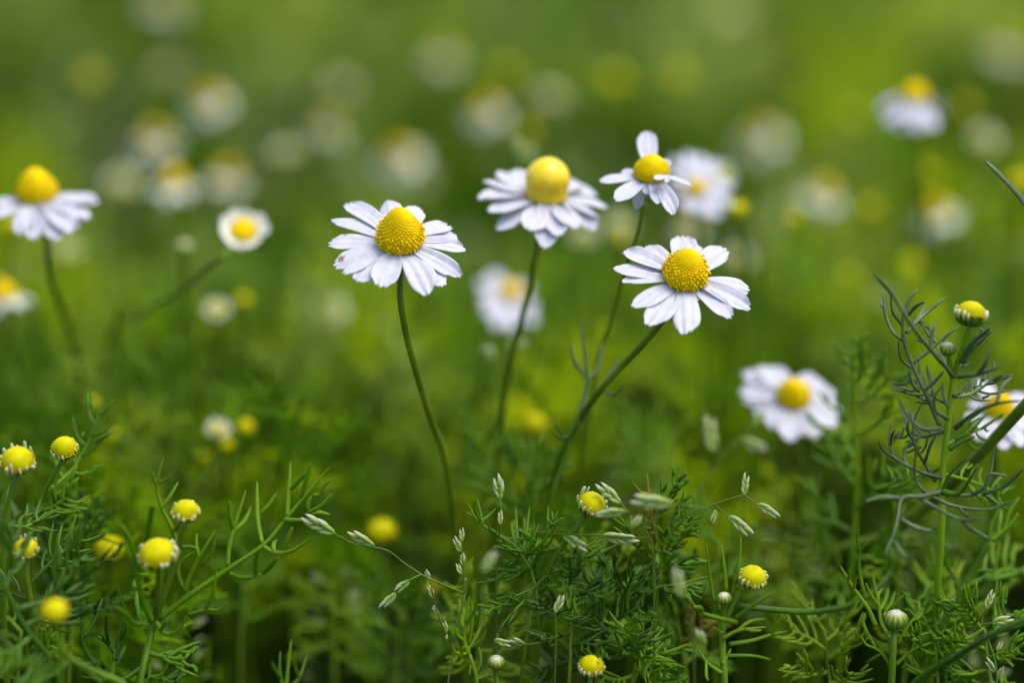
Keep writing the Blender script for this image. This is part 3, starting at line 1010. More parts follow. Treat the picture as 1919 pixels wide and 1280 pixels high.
# button plant with a small companion bud
plant('chamomile_plant', 'sharp chamomile shoot with white rimmed yellow bud, tiny closed bud and upright needle leaves', D(R5((995, 1330), (985, 1120), (985, 1000), (1000, 925)), .350, .350), 51, r=8,
      branches=[D(R5((1005, 940), (1050, 850), (1110, 770)), .350, .349), D(R5((990, 930), (992, 890), (995, 870)), .350, .349)],
      heads=[(1411, 1083, .348, 24, 8, 40, 'stub'), (1357, 1123, .349, 13, 0, 25, 'closed')],
      leaves=[dict(lines=[R5((960, 910), (930, 800), (900, 555))], d0=.350, d1=.348, r=4), dict(lines=[R5((1005, 800), (995, 680), (977, 560))], d0=.350, d1=.349, r=4.2, m='leafyel'),
              dict(lines=[R5((1050, 760), (1072, 640), (1080, 515))], d0=.350, d1=.348, r=4.6, m='leafyel'), dict(lines=[R5((1035, 830), (1050, 740), (1050, 655))], d0=.350, r=3.4),
              dict(lines=[R5((1050, 945), (1140, 880), (1255, 808))], d0=.349, d1=.346, r=4.4),
              dict(lines=[R5((1050, 880), (1391, 910), (1500, 905), (1660, 870), (1800, 780), (1900, 640))], d0=.350, d1=.372, r=5.5, r_tip=.9, m='leafdark'),
              dict(lines=[R5((1060, 965), (950, 940), (870, 910), (790, 820)), R5((880, 915), (870, 890), (830, 885))], d0=.349, d1=.344, r=5.0),
              dict(lines=[R5((985, 1050), (1060, 1010), (1215, 990)), R5((1060, 1010), (1130, 960), (1215, 948)), R5((1100, 1000), (1150, 1010), (1190, 1008))], d0=.349, r=4, m='leafyel'),
              dict(lines=[R5((1000, 1140), (1140, 1140), (1240, 1160))], d0=.351, d1=.355, r=3.5), dict(lines=[R5((1020, 1080), (1140, 1060), (1240, 1030), (1340, 1010)), R5((1240, 1030), (1270, 980), (1300, 935))], d0=.353, d1=.358, r=4),
              dict(lines=[R5((980, 1230), (910, 1180), (850, 1100)), R5((900, 1170), (900, 1240), (910, 1270)), R5((985, 1180), (1010, 1140), (1030, 1100))], d0=.349, r=3.6, m='leafyel'),
              dict(lines=[R5((985, 1020), (950, 1000), (930, 990)), R5((965, 1000), (965, 970), (968, 955))], d0=.349, r=3.2, m='leafyel')])

# the grey green plant on the right
plant('chamomile_plant', 'tall grey green chamomile with thick thread leaves and a tilted bud on top', D(R6((1235, 1500), (1235, 1290), (1245, 1150), (1270, 960), (1290, 760), (1300, 680)), .351, .349), 61, r=7, root=(0, .02), stemm='leafyel',
      autos=[(.75, 1700, 700, .356, 8, 46, 2.6, 'leafgrey'), (.8, 1868, 705, .352, 8, 46, 2.6, 'leafgrey'), (.6, 1690, 800, .357, 8, 50, 2.6, 'leafgrey'), (.95, 1740, 610, .355, 7, 42, 2.6, 'leafgrey'),
             (.5, 1850, 800, .357, 8, 46, 2.6, 'leaf'), (.35, 1670, 900, .36, 9, 50, 2.8, 'leaf'), (.3, 1880, 930, .36, 9, 50, 2.8, 'leaf'), (.97, 1845, 620, .353, 7, 36, 2.4, 'leafgrey')],
      branches=[D(R6((1300, 690), (1340, 570), (1395, 390)), .349, .345), D(R6((1300, 690), (1280, 620), (1272, 560)), .349, .347)],
      heads=[(1819, 590, .344, 28, 8, 14, 'stub'), (1776, 655, .347, 14, 0, 25, 'closed')],
      leaves=[dict(lines=[R6((1225, 975), (1150, 800), (1070, 630), (1018, 480), (1010, 370), (1018, 300)),
                          R6((1020, 490), (960, 440), (912, 330), (900, 190)), R6((1000, 385), (952, 310), (945, 190)), R6((1022, 350), (1052, 240), (1105, 185)), R6((1035, 345), (1090, 285), (1141, 258)),
                          R6((1030, 440), (1120, 345), (1272, 224)), R6((1070, 390), (1115, 330), (1140, 265)), R6((1060, 640), (1000, 580), (985, 470)), R6((1065, 615), (1150, 550), (1240, 470), (1342, 392)),
                          R6((1105, 775), (1060, 720), (1045, 645)), R6((1135, 770), (1190, 720), (1250, 655)), R6((905, 300), (890, 280), (888, 250))], d0=.350, d1=.349, r=5.2, m='leafgrey', r_tip=.7),
              dict(lines=[R6((1300, 690), (1240, 610), (1160, 520), (1060, 390), (940, 200), (835, 85)), R6((1165, 525), (1175, 460), (1190, 400))], d0=.345, d1=.336, r=5, m='leafgrey', r_tip=.9),
              dict(lines=[R6((1350, 610), (1400, 510), (1515, 410))], d0=.347, d1=.343, r=8.5, m='leafgrey', r_tip=.5, flat=.35),
              dict(lines=[R6((1330, 690), (1450, 672), (1580, 630)), R6((1440, 675), (1480, 620), (1510, 520))], d0=.346, d1=.338, r=6, m='leafgrey'),
              dict(lines=[R6((1300, 800), (1350, 770), (1385, 720))], d0=.349, r=5, m='leafgrey'),
              dict(lines=[R6((1310, 985), (1420, 900), (1550, 845), (1704, 826)), R6((1545, 845), (1580, 745), (1636, 690))], d0=.346, d1=.337, r=6, m='leafgrey'),
              dict(lines=[R6((1270, 930), (1200, 880), (1195, 800), (1240, 740)), R6((1275, 870), (1245, 800), (1240, 720))], d0=.346, d1=.341, r=5.5, m='leafgrey'),
              dict(lines=[R6((1220, 985), (1120, 985), (1030, 900), (985, 800))], d0=.347, d1=.336, r=5.5, m='leafgrey'),
              dict(lines=[R6((1232, 1270), (1130, 1240), (1040, 1200), (960, 1150), (900, 1110), (868, 1040)), R6((965, 1160), (935, 1060), (945, 952)), R6((942, 1080), (950, 1020), (968, 995)),
                          R6((1025, 1200), (1020, 1120), (1060, 1060), (1127, 1022))], d0=.350, d1=.348, r=4.6, m='leafgrey', r_tip=.7),
              dict(lines=[R6((1200, 1290), (1140, 1190), (1075, 1060), (1080, 930), (1122, 840)), R6((1070, 1050), (1040, 1000), (1042, 940)), R6((1135, 1190), (1170, 1080), (1205, 1020))], d0=.350, d1=.349, r=4.8, m='leafgrey'),
              dict(lines=[R6((1275, 1105), (1350, 1060), (1426, 1030))], d0=.349, r=4.6, m='leafdark'),
              dict(lines=[R7((1240, 190), (1280, 90), (1385, -10)), ], d0=.350, d1=.347, r=4, m='leafdark'),
              dict(lines=[R7((1230, 195), (1350, 210), (1440, 195), (1500, 120), (1525, 0), (1535, -60)), R7((1400, 205), (1480, 160), (1510, 90), (1622, 105)), R7((1470, 205), (1600, 150), (1704, 55)), R7((1460, 205), (1500, 220), (1560, 262))],
                   d0=.350, d1=.349, r=4.8, m='leafgrey'),
              dict(lines=[R7((1180, 220), (1300, 270), (1500, 290), (1642, 240)), R7((1330, 275), (1370, 320), (1400, 330))], d0=.348, d1=.345, r=5, m='leafgrey'),
              dict(lines=[R7((1110, 230), (1200, 280), (1350, 350), (1500, 338)), R7((1350, 350), (1400, 400), (1510, 460))], d0=.345, d1=.336, r=6, m='leafgrey'),
              dict(lines=[R7((1230, 190), (1120, 215), (1010, 225), (985, 330), (960, 430), (905, 560)), R7((1000, 345), (1090, 395), (1185, 415)), R7((965, 470), (1000, 530), (1030, 560)), R7((1010, 225), (900, 220), (790, 245))], d0=.346, d1=.336, r=6, m='leafgrey'),
              dict(lines=[R7((1240, 190), (1330, 200), (1400, 110), (1440, 30))], d0=.346, d1=.338, r=6, m='leafdark'),
              dict(lines=[R7((1225, 190), (1140, 190), (1085, 120), (1080, 20), (1110, -150))], d0=.347, d1=.338, r=5.5, m='leafgrey')])
plant('thick_stalk', 'thick ridged green stalk rising diagonally to the right edge across the grey green plant', D(R6((600, 1750), (900, 1610), (1160, 1420), (1400, 1190), (1704, 858), (2000, 540)), .385, .346), 62, r=11, root=(-.01, .01), stemm='stem', cat='plant stalk')
plant('chamomile_plant', 'dark leafy chamomile tip curving in at the right picture edge', D([(2010, 620), (1985, 500), (1955, 430)], .352, .350), 63, r=4,
      leaves=[dict(lines=[[(1958, 432), (1915, 372), (1888, 342), (1846, 300)]], d0=.350, r=10, m='leafgrey', flat=.45)], root=(.02, .03))
plant('chamomile_plant', 'pale green branching stalk under the grey green plant, softly blurred', D(R7((1180, 1010), (1260, 880), (1380, 700), (1460, 560), (1515, 470)), .362, .358), 64, r=7, root=(-.01, .02),
      leaves=[dict(lines=[R7((1515, 470), (1600, 400), (1660, 330), (1672, 310)), R7((1590, 410), (1620, 310), (1680, 215)), R7((1560, 430), (1570, 340), (1575, 290))], d0=.358, r=5, m='leafyel'),
              dict(lines=[R7((1330, 760), (1310, 680), (1250, 590), (1240, 530)), R7((1280, 640), (1260, 560), (1300, 500))], d0=.362, r=5),
              dict(lines=[R7((1510, 480), (1510, 400), (1550, 300), (1555, 120))], d0=.358, r=5), dict(lines=[R7((1390, 700), (1450, 640), (1530, 640), (1550, 560))], d0=.362, r=5)],
      autos=[(.2, 1880, 1120, .37, 8, 60, 4, 'leafyel'), (.5, 1900, 1060, .37, 8, 60, 4), (.3, 1760, 1090, .37, 7, 60, 4, 'leafyel')])
plant('dark_stalk', 'dark bare stalk slanting across the lower corner below the branching stalk', D(R7((1000, 1400), (1150, 1230), (1290, 1150), (1480, 1030), (1760, 900)), .348, .33), 65, r=7, stemm='leafdark', cat='plant stalk', root=(-.01, .01))
plant('chamomile_plant', 'blurred upright leafy shoot with a yellowing stem right of the wide petalled flower', D([(1590, 1130), (1600, 1010), (1606, 900), (1603, 780), (1600, 700)], .378, .372), 66, r=5.5, stemm='leafyel',
      autos=[(.98, 1592, 650, .372, 5, 40, 3.4), (.95, 1630, 670, .372, 5, 40, 3.4), (.85, 1672, 700, .37, 6, 60, 3.4), (.7, 1675, 760, .37, 6, 60, 3.4), (.6, 1565, 740, .382, 6, 60, 3.4, 'leaf'), (.5, 1540, 800, .384, 6, 60, 3.4), (.4, 1670, 880, .37, 6, 60, 3.4),
             (.3, 1520, 930, .378, 8, 70, 3.4, 'leaf'), (.2, 1690, 1000, .37, 8, 60, 4), (.1, 1510, 1010, .38, 8, 70, 3.4, 'leafyel'), (.1, 1560, 1100, .376, 8, 60, 3.6)])
plant('chamomile_plant', 'grey blue leafy shoot standing where the slanting flower stem branches', D([(1030, 950), (1062, 850), (1085, 770)], .368, .364), 67, r=4,
      leaves=[dict(lines=[[(1085, 775), (1100, 715), (1095, 660), (1088, 590)], [(1100, 710), (1078, 680), (1068, 640)], [(1098, 720), (1120, 690), (1130, 640)]], d0=.366, d1=.368, r=5, m='leafgrey'),
              dict(lines=[[(1085, 790), (1060, 825), (1040, 792)], [(1065, 820), (1050, 822), (1035, 810)]], d0=.364, r=4, m='leafdark'),
              dict(lines=[[(1090, 770), (1130, 720), (1160, 670)], [(1120, 730), (1150, 740), (1170, 720)]], d0=.368, d1=.374, r=4, m='leafgrey')])

# fern like sprays low in the middle
plant('chamomile_plant', 'bright feathery chamomile sprig fanning like fingers below the drooping grass head', D(R4((1040, 1380), (1035, 1240), (1000, 1130)), .350, .350), 71, r=4.5,
      leaves=[dict(lines=[R4((1000, 1135), (975, 1060), (985, 960), (1000, 830)), R4((990, 1130), (930, 1125), (908, 1078)), R4((975, 1060), (940, 1030), (935, 992)), R4((980, 1010), (960, 960), (948, 842)),
                          R4((985, 970), (1020, 920), (1045, 862)), R4((995, 1110), (1040, 1030), (1078, 950)), R4((1005, 1100), (1060, 1060), (1090, 1005)), R4((1015, 1010), (1045, 960), (1062, 888)),
                          R4((1000, 1080), (1015, 980), (1015, 850)), R4((960, 1130), (970, 1100), (985, 1095)), R4((970, 1030), (965, 980), (975, 900))], d0=.350, d1=.349, r=4.0, m='leafyel'),
              dict(lines=[R4((1035, 1230), (1010, 1190), (1000, 1245)), R4((1040, 1230), (1060, 1170), (1050, 1090)), R4((1040, 1260), (1100, 1245), (1120, 1255))], d0=.350, r=3.4, m='leafyel')])
plant('chamomile_plant', 'arching thread leaf shoot with bristling lobes under the two stacked spikelets', D(R4((1360, 900), (1320, 680), (1310, 640)), .353, .351), 72, r=3,
      leaves=[dict(lines=[R4((1320, 690), (1240, 570), (1140, 505), (1040, 430), (990, 338)), R4((1070, 455), (1055, 380), (1040, 318)), R4((1060, 440), (1030, 380), (1030, 320)), R4((1140, 500), (1110, 480), (1095, 433)), R4((1240, 560), (1225, 490), (1220, 437)),
                          R4((1240, 565), (1250, 500), (1240, 360)), R4((1290, 620), (1320, 560), (1338, 430)), R4((1300, 610), (1370, 560), (1437, 472)), R4((1345, 575), (1360, 545), (1360, 520)), R4((1170, 520), (1200, 580), (1255, 600)), R4((1040, 420), (1000, 400), (985, 390)),
                          R4((1060, 440), (1100, 410), (1140, 370)), R4((1280, 600), (1300, 480), (1315, 360))], d0=.351, d1=.350, r=3.4)])
plant('chamomile_plant', 'few plain upright leaf tips poking from the bottom edge left of the finger like sprig', D(R4((60, 1400), (55, 1330), (50, 1300)), .343, .343), 73, r=3,
      leaves=[dict(lines=[R4((45, 1300), (55, 1200), (72, 1055))], d0=.342, r=4, m='leafyel'), dict(lines=[R4((30, 1310), (12, 1220), (15, 1115)), R4((20, 1260), (-20, 1200), (-30, 1170))], d0=.342, r=4),
              dict(lines=[R4((60, 1310), (110, 1260), (152, 1140)), R4((115, 1250), (95, 1210), (88, 1165))], d0=.342, r=4, m='leafyel')])
RNG = random.Random(5)
SHOOTS = [  # label, stem (bottom -> top), distance, material, thickness, leaf tips
    ('fine leafed shoot spreading left of the tilted stub petal bud', [(985, 1210), (1000, 1120), (1010, 1050)], .354, 'leaf', [(930, 1080), (960, 1000), (1030, 980), (1060, 1060), (920, 1140), (1075, 1130)]),
    ('dense dark shoot of needle leaves right of the finger like sprig', [(1065, 1310), (1070, 1180), (1068, 1090)], .351, 'leafdark', [(1066, 1040), (1120, 1080), (1010, 1130), (1130, 1150), (1015, 1200), (1130, 1215), (1000, 1270)]),
    ('dark forked shoot leaning right below the cluster of blurred spikelets', [(1090, 1320), (1130, 1230), (1155, 1160), (1160, 1110)], .350, 'leafdark', [(1138, 1075), (1190, 1070), (1205, 1135), (1100, 1150), (1220, 1200), (1080, 1230)]),
    ('spreading bright shoot filling the lower edge below the forked shoot', [(1180, 1320), (1190, 1250), (1195, 1200)], .351, 'leaf', [(1250, 1222), (1235, 1270), (1140, 1200), (1170, 1170), (1260, 1290), (1130, 1270), (1215, 1180)]),
    ('long twin leafed shoot behind the blurred spikelet cluster', [(1230, 1150), (1225, 1060), (1235, 980)], .356, 'leaf', [(1270, 905), (1290, 960), (1215, 920), (1260, 1010), (1180, 1010), (1290, 1060), (1180, 1090), (1300, 1110)]),
    ('upright soft shoot between the forked shoot and the needle leaved bud', [(1290, 1320), (1280, 1230), (1262, 1130)], .368, 'leaf', [(1240, 1050), (1310, 1080), (1220, 1110), (1320, 1160), (1225, 1180), (1330, 1230), (1240, 1250)]),
    ('blurred pale leafy shoot with stacked whorls in the dark gap', [(628, 1320), (625, 1200), (622, 1120)], .395, 'leafyel', [(550, 1120), (700, 1130), (580, 1180), (690, 1200), (560, 1230), (690, 1260), (620, 1080)]),
    ('soft bushy shoot behind the tilted bud, lit from above', [(980, 1080), (985, 960), (990, 880)], .378, 'leaf', [(940, 830), (1010, 850), (1050, 880), (900, 890), (930, 950), (1060, 960), (1010, 820)]),
    ('soft green shoot standing below the wide petalled flower', [(1470, 1150), (1480, 1040), (1485, 970)], .405, 'leafyel', [(1440, 930), (1530, 940), (1420, 1010), (1550, 1010), (1430, 1080), (1540, 1090)]),
    ('bushy shoot leaning from the lower right corner', [(1860, 1330), (1850, 1240), (1845, 1180)], .354, 'leaf', [(1800, 1130), (1890, 1150), (1780, 1200), (1910, 1220), (1800, 1260), (1900, 1280)]),
    ('low bright shoot between the needle leaved bud and the closed corner bud', [(1560, 1340), (1550, 1240), (1545, 1180)], .358, 'leafyel', [(1500, 1120), (1590, 1130), (1480, 1180), (1610, 1190), (1490, 1240), (1600, 1260)]),
    ('short leafy shoot right of the closed corner bud', [(1760, 1340), (1755, 1250), (1750, 1190)], .354, 'leaf', [(1720, 1120), (1790, 1130), (1700, 1190), (1810, 1190), (1710, 1250), (1800, 1270)]),
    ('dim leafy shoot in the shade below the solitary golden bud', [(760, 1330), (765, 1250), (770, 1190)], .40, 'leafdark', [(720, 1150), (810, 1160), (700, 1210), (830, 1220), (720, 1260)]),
    ('airy shoot rising behind the branching plant leaf', [(450, 1250), (455, 1130), (460, 1040)], .39, 'leaf', [(420, 980), (500, 990), (400, 1060), (520, 1060), (400, 1130), (520, 1140), (460, 960)]),
    ('light leafy shoot under the drooping spikelets, softly blurred', [(740, 1330), (745, 1230), (750, 1140)], .385, 'leaf', [(700, 1090), (790, 1100), (680, 1160), (810, 1170), (690, 1230), (800, 1240)]),
    ('yellow green shoot packed behind the finger like sprig', [(890, 1330), (895, 1230), (900, 1150)], .366, 'leafyel', [(860, 1090), (940, 1100), (840, 1150), (960, 1170), (850, 1220), (950, 1240)]),
    ('leafy shoot filling the space behind the needle shoot', [(1120, 1300), (1120, 1180), (1115, 1080)], .37, 'leafyel', [(1070, 1030), (1170, 1040), (1050, 1100), (1190, 1100), (1060, 1170), (1180, 1180), (1110, 1000)]),
    ('feathery shoot behind the three arched spikelets', [(1340, 1200), (1345, 1090), (1350, 1020)], .378, 'leaf', [(1300, 960), (1400, 980), (1290, 1040), (1420, 1050), (1300, 1110), (1400, 1120)]),
    ('pale soft shoot left of the low bright shoot, out of focus', [(1500, 1330), (1505, 1230), (1510, 1150)], .39, 'leafyel', [(1460, 1100), (1560, 1110), (1450, 1170), (1570, 1180), (1510, 1080)]),
    ('fresh shoot behind the closed corner bud', [(1690, 1330), (1700, 1200), (1705, 1110)], .372, 'leafyel', [(1650, 1050), (1760, 1060), (1640, 1120), (1770, 1130), (1660, 1190), (1760, 1200)]),
    ('blurred grassy shoot under the lower arms of the grey green plant', [(1800, 1200), (1810, 1110), (1815, 1040)], .385, 'leaf', [(1760, 990), (1870, 1000), (1750, 1060), (1880, 1070), (1770, 1120)]),
    ('light green shoot low at the left edge under the small yellow bud', [(30, 1330), (35, 1250), (40, 1180)], .36, 'leaf', [(-10, 1130), (90, 1140), (-20, 1200), (100, 1210), (10, 1240)]),
    ('soft shoot rising between the two flower stems in the middle', [(900, 1020), (905, 930), (910, 860)], .395, 'leaf', [(870, 800), (950, 810), (860, 870), (960, 880), (910, 790)]),
    ('airy bright shoot right of the leaning flower stem', [(1200, 1020), (1210, 930), (1215, 850)], .40, 'leaf', [(1170, 790), (1260, 800), (1160, 860), (1270, 870), (1220, 770)]),
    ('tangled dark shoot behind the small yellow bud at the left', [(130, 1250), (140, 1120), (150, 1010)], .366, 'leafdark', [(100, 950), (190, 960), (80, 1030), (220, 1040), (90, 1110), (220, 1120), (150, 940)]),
]
for i, (lab, st, dd, mt, tips) in enumerate(SHOOTS):
    n = len(tips)
    plant('chamomile_plant', lab, D(st, dd), 200 + i, r=4, mats=mt, group='feathery chamomile shoots low in front',
          autos=[(.98 - .8 * k / n, tx, ty, dd + RNG.uniform(-.006, .006), RNG.randint(7, 10), RNG.uniform(38, 58) * F0 / dd, RNG.uniform(2.6, 3.4), mt) for k, (tx, ty) in enumerate(tips)])

# ------------------------------------------------------------------ GRASS HEADS
grass('meadow_grass', 'grass head with drooping purple tipped spikelets arching left above the finger like sprig', [(838, 1300, .351), (852, 1210, .350), (871, 1113, .349)], 81,
      [(628, 1000, 562, 968, .346, 5), (702, 1024, 652, 996, .347, 5), (768, 1088, 735, 1112, .348), (742, 1112, 707, 1145, .348), (806, 1088, 796, 1064, .346), (812, 1122, 802, 1092, .347), (822, 1152, 809, 1133, .348), (838, 1186, 832, 1162, .349),
       (838, 1200, 836, 1183, .349, 2), (866, 1016, 866, 984, .349, 4), (863, 1036, 850, 1002, .349, 4), (866, 1060, 868, 1032, .349, 4), (866, 1078, 853, 1050, .349, 3), (870, 1092, 874, 1078, .349, 2)],
      [[(871, 1113, .349), (800, 1083, .349), (760, 1058, .349), (725, 1032, .348), (670, 1022, .347), (625, 1000, .346)], [(790, 1077, .349), (768, 1088, .348), (742, 1112, .348)], [(871, 1113, .349), (868, 1060, .349), (864, 1016, .349)],
       [(840, 1217, .350), (836, 1190, .349), (820, 1150, .348), (806, 1088, .346)]])
grass('meadow_grass', 'thin grass stalk with two stacked pinkish spikelets beside the half hidden yellow bud', [(930, 1080, .352), (932, 1030, .351), (938, 985, .350), (938, 935, .350)], 82,
      [(938, 938, 930, 880, .350, 4), (938, 985, 938, 952, .349, 4)])
grass('meadow_grass', 'grass head of sharp green spikelets on an arched stalk above the needle leaved bud', [(1235, 1080, .351), (1250, 1010, .350), (1290, 966, .349), (1340, 945, .349), (1393, 928, .349)], 83,
      [(1395, 930, 1398, 884, .349, 5), (1418, 945, 1462, 970, .349, 5), (1365, 968, 1412, 1003, .348, 5), (1341, 955, 1333, 990, .349, 3)],
      [[(1393, 928, .349), (1405, 936, .349), (1418, 945, .349)], [(1340, 948, .349), (1352, 958, .349), (1366, 970, .348)], [(1342, 946, .349), (1341, 955, .349)]])
grass('meadow_grass', 'grass head of blurred pink tinged spikelets crowding over the tilted bud', [(1225, 1100, .347), (1218, 1010, .345), (1180, 965, .343)], 84,
      [(1164, 944, 1116, 905, .347, 5), (1172, 958, 1116, 966, .340, 5), (1262, 944, 1176, 938, .334, 5), (1182, 990, 1206, 962, .338, 4), (1126, 1006, 1192, 1012, .347, 6), (1055, 1004, 1108, 1036, .350, 4)],
      [[(1180, 965, .343), (1164, 944, .347)], [(1182, 966, .343), (1172, 958, .340)], [(1330, 955, .340), (1262, 944, .334)], [(1182, 966, .343), (1182, 990, .338)], [(1218, 1010, .345), (1126, 1004, .347), (1055, 1002, .350), (990, 996, .352)], [(1200, 985, .344), (1260, 960, .342), (1330, 955, .340)]])
grass('meadow_grass', 'single blurred spikelet hanging in front of the forked dark shoot', [(1300, 1220, .335), (1290, 1150, .332), (1278, 1120, .330)], 85, [(1278, 1122, 1266, 1062, .328, 5), (1322, 1208, 1300, 1168, .335, 3)], [[(1295, 1180, .333), (1322, 1208, .335)]])
grass('meadow_grass', 'blurred grass head with two spikelets below the left petals of the wide petalled flower', [(1290, 960, .385), (1330, 890, .385), (1375, 830, .384)], 86,
      [(1340, 850, 1325, 778, .382, 5), (1385, 826, 1446, 845, .385, 4), (1410, 800, 1440, 762, .384, 4)], [[(1330, 890, .385), (1340, 850, .382)], [(1375, 830, .384), (1410, 800, .384)], [(1345, 860, .384), (1385, 826, .385)]])
grass('meadow_grass', 'dark curled grass head low at the right edge', [(1868, 1300, .350), (1865, 1240, .350), (1840, 1172, .350)], 87,
      [(1848, 1143, 1862, 1104, .349, 5), (1858, 1168, 1908, 1158, .349, 4), (1868, 1222, 1880, 1200, .350, 4), (1866, 1262, 1845, 1230, .350, 4), (1868, 1275, 1882, 1245, .350, 4)],
      [[(1840, 1172, .350), (1842, 1155, .350), (1848, 1143, .349)], [(1840, 1172, .350), (1858, 1168, .349)]])
grass('meadow_grass', 'grey blurred spikelet near the lens left of the tilted bud', [(905, 1180, .328), (905, 1100, .328)], 88, [(905, 1075, 930, 1030, .326, 5)], [[(905, 1100, .328), (905, 1075, .326)]])
grass('meadow_grass', 'small pale spikelets mixed in the dense needle shoot', [(1040, 1260, .348), (1042, 1180, .347), (1040, 1150, .347)], 89, [(1040, 1150, 1058, 1110, .346, 4), (925, 1200, 965, 1212, .348, 4), (985, 1208, 945, 1196, .348, 3)],
      [[(1042, 1200, .348), (985, 1208, .348), (925, 1200, .348)]])
grass('meadow_grass', 'blurred whitish grass head sticking up behind the bell coned flower', [(985, 420, .42), (982, 340, .42), (980, 295, .42)], 90, [(980, 298, 965, 252, .42, 5), (985, 310, 1002, 268, .42, 5)], root=(0, .02), r=2)
grass('meadow_grass', 'blurred grass head crossing the stem of the bell coned flower, pale spikelets', [(930, 760, .40), (925, 690, .40), (930, 665, .40)], 91, [(930, 668, 900, 652, .40, 5), (945, 650, 990, 640, .40, 5), (925, 680, 912, 640, .40, 4)],
      [[(930, 665, .40), (945, 650, .40)]], r=2)
CLUMPS = [
    ('pale blurred grass head stacked in the dark gap right of the branching plant', 630, 1285, 625, 1090, .40, 75, 16),
    ('pale blurred grass clump under the wide petalled flower', 1475, 1180, 1480, 1000, .43, 80, 14),
    ('pale blurred grass clump under the lower arms of the grey green plant', 1735, 1150, 1740, 1000, .42, 75, 14),
    ('whitish blurred grass head in the dark corner below the branching plant', 345, 1300, 340, 1170, .385, 60, 9),
    ('pale blurred grass head right of the closed corner bud', 1850, 1290, 1845, 1170, .385, 55, 10),
    ('pale blurred grass head low behind the finger like sprig', 960, 1330, 965, 1130, .39, 60, 10),
    ('pale green blurred grass head at the foot of the sharp rust specked flower', 575, 1040, 570, 930, .44, 60, 10),
    ('greyish blurred grass head below the leaning flower', 1200, 960, 1205, 840, .44, 60, 9),
]
crg = random.Random(12)
for lab, xa, ya, xb, yb, dd, wd, nn in CLUMPS:
    sp = []
    br = []
    for k in range(nn):
        f = k / (nn - 1)
        sx, sy = xa + (xb - xa) * f, ya + (yb - ya) * f
        sg = 1 if k % 2 else -1
        L = wd * (1 - .6 * f) * crg.uniform(.4, 1.0)
        ex, ey = sx + sg * L * .8, sy - L * .15 - 6
        de = dd + crg.uniform(-.008, .008)
        br.append([(sx, sy, dd), (ex, ey, de)])
        sp.append((ex, ey, ex + sg * crg.uniform(14, 36), ey - crg.uniform(4, 30), de, 4))
    grass('meadow_grass', lab, [(xa, ya + 60, dd), (xa, ya, dd), (xb, yb, dd)], crg.randint(0, 9999), sp, br, group='blurred pale grass heads low in the field', root=(0, .015))

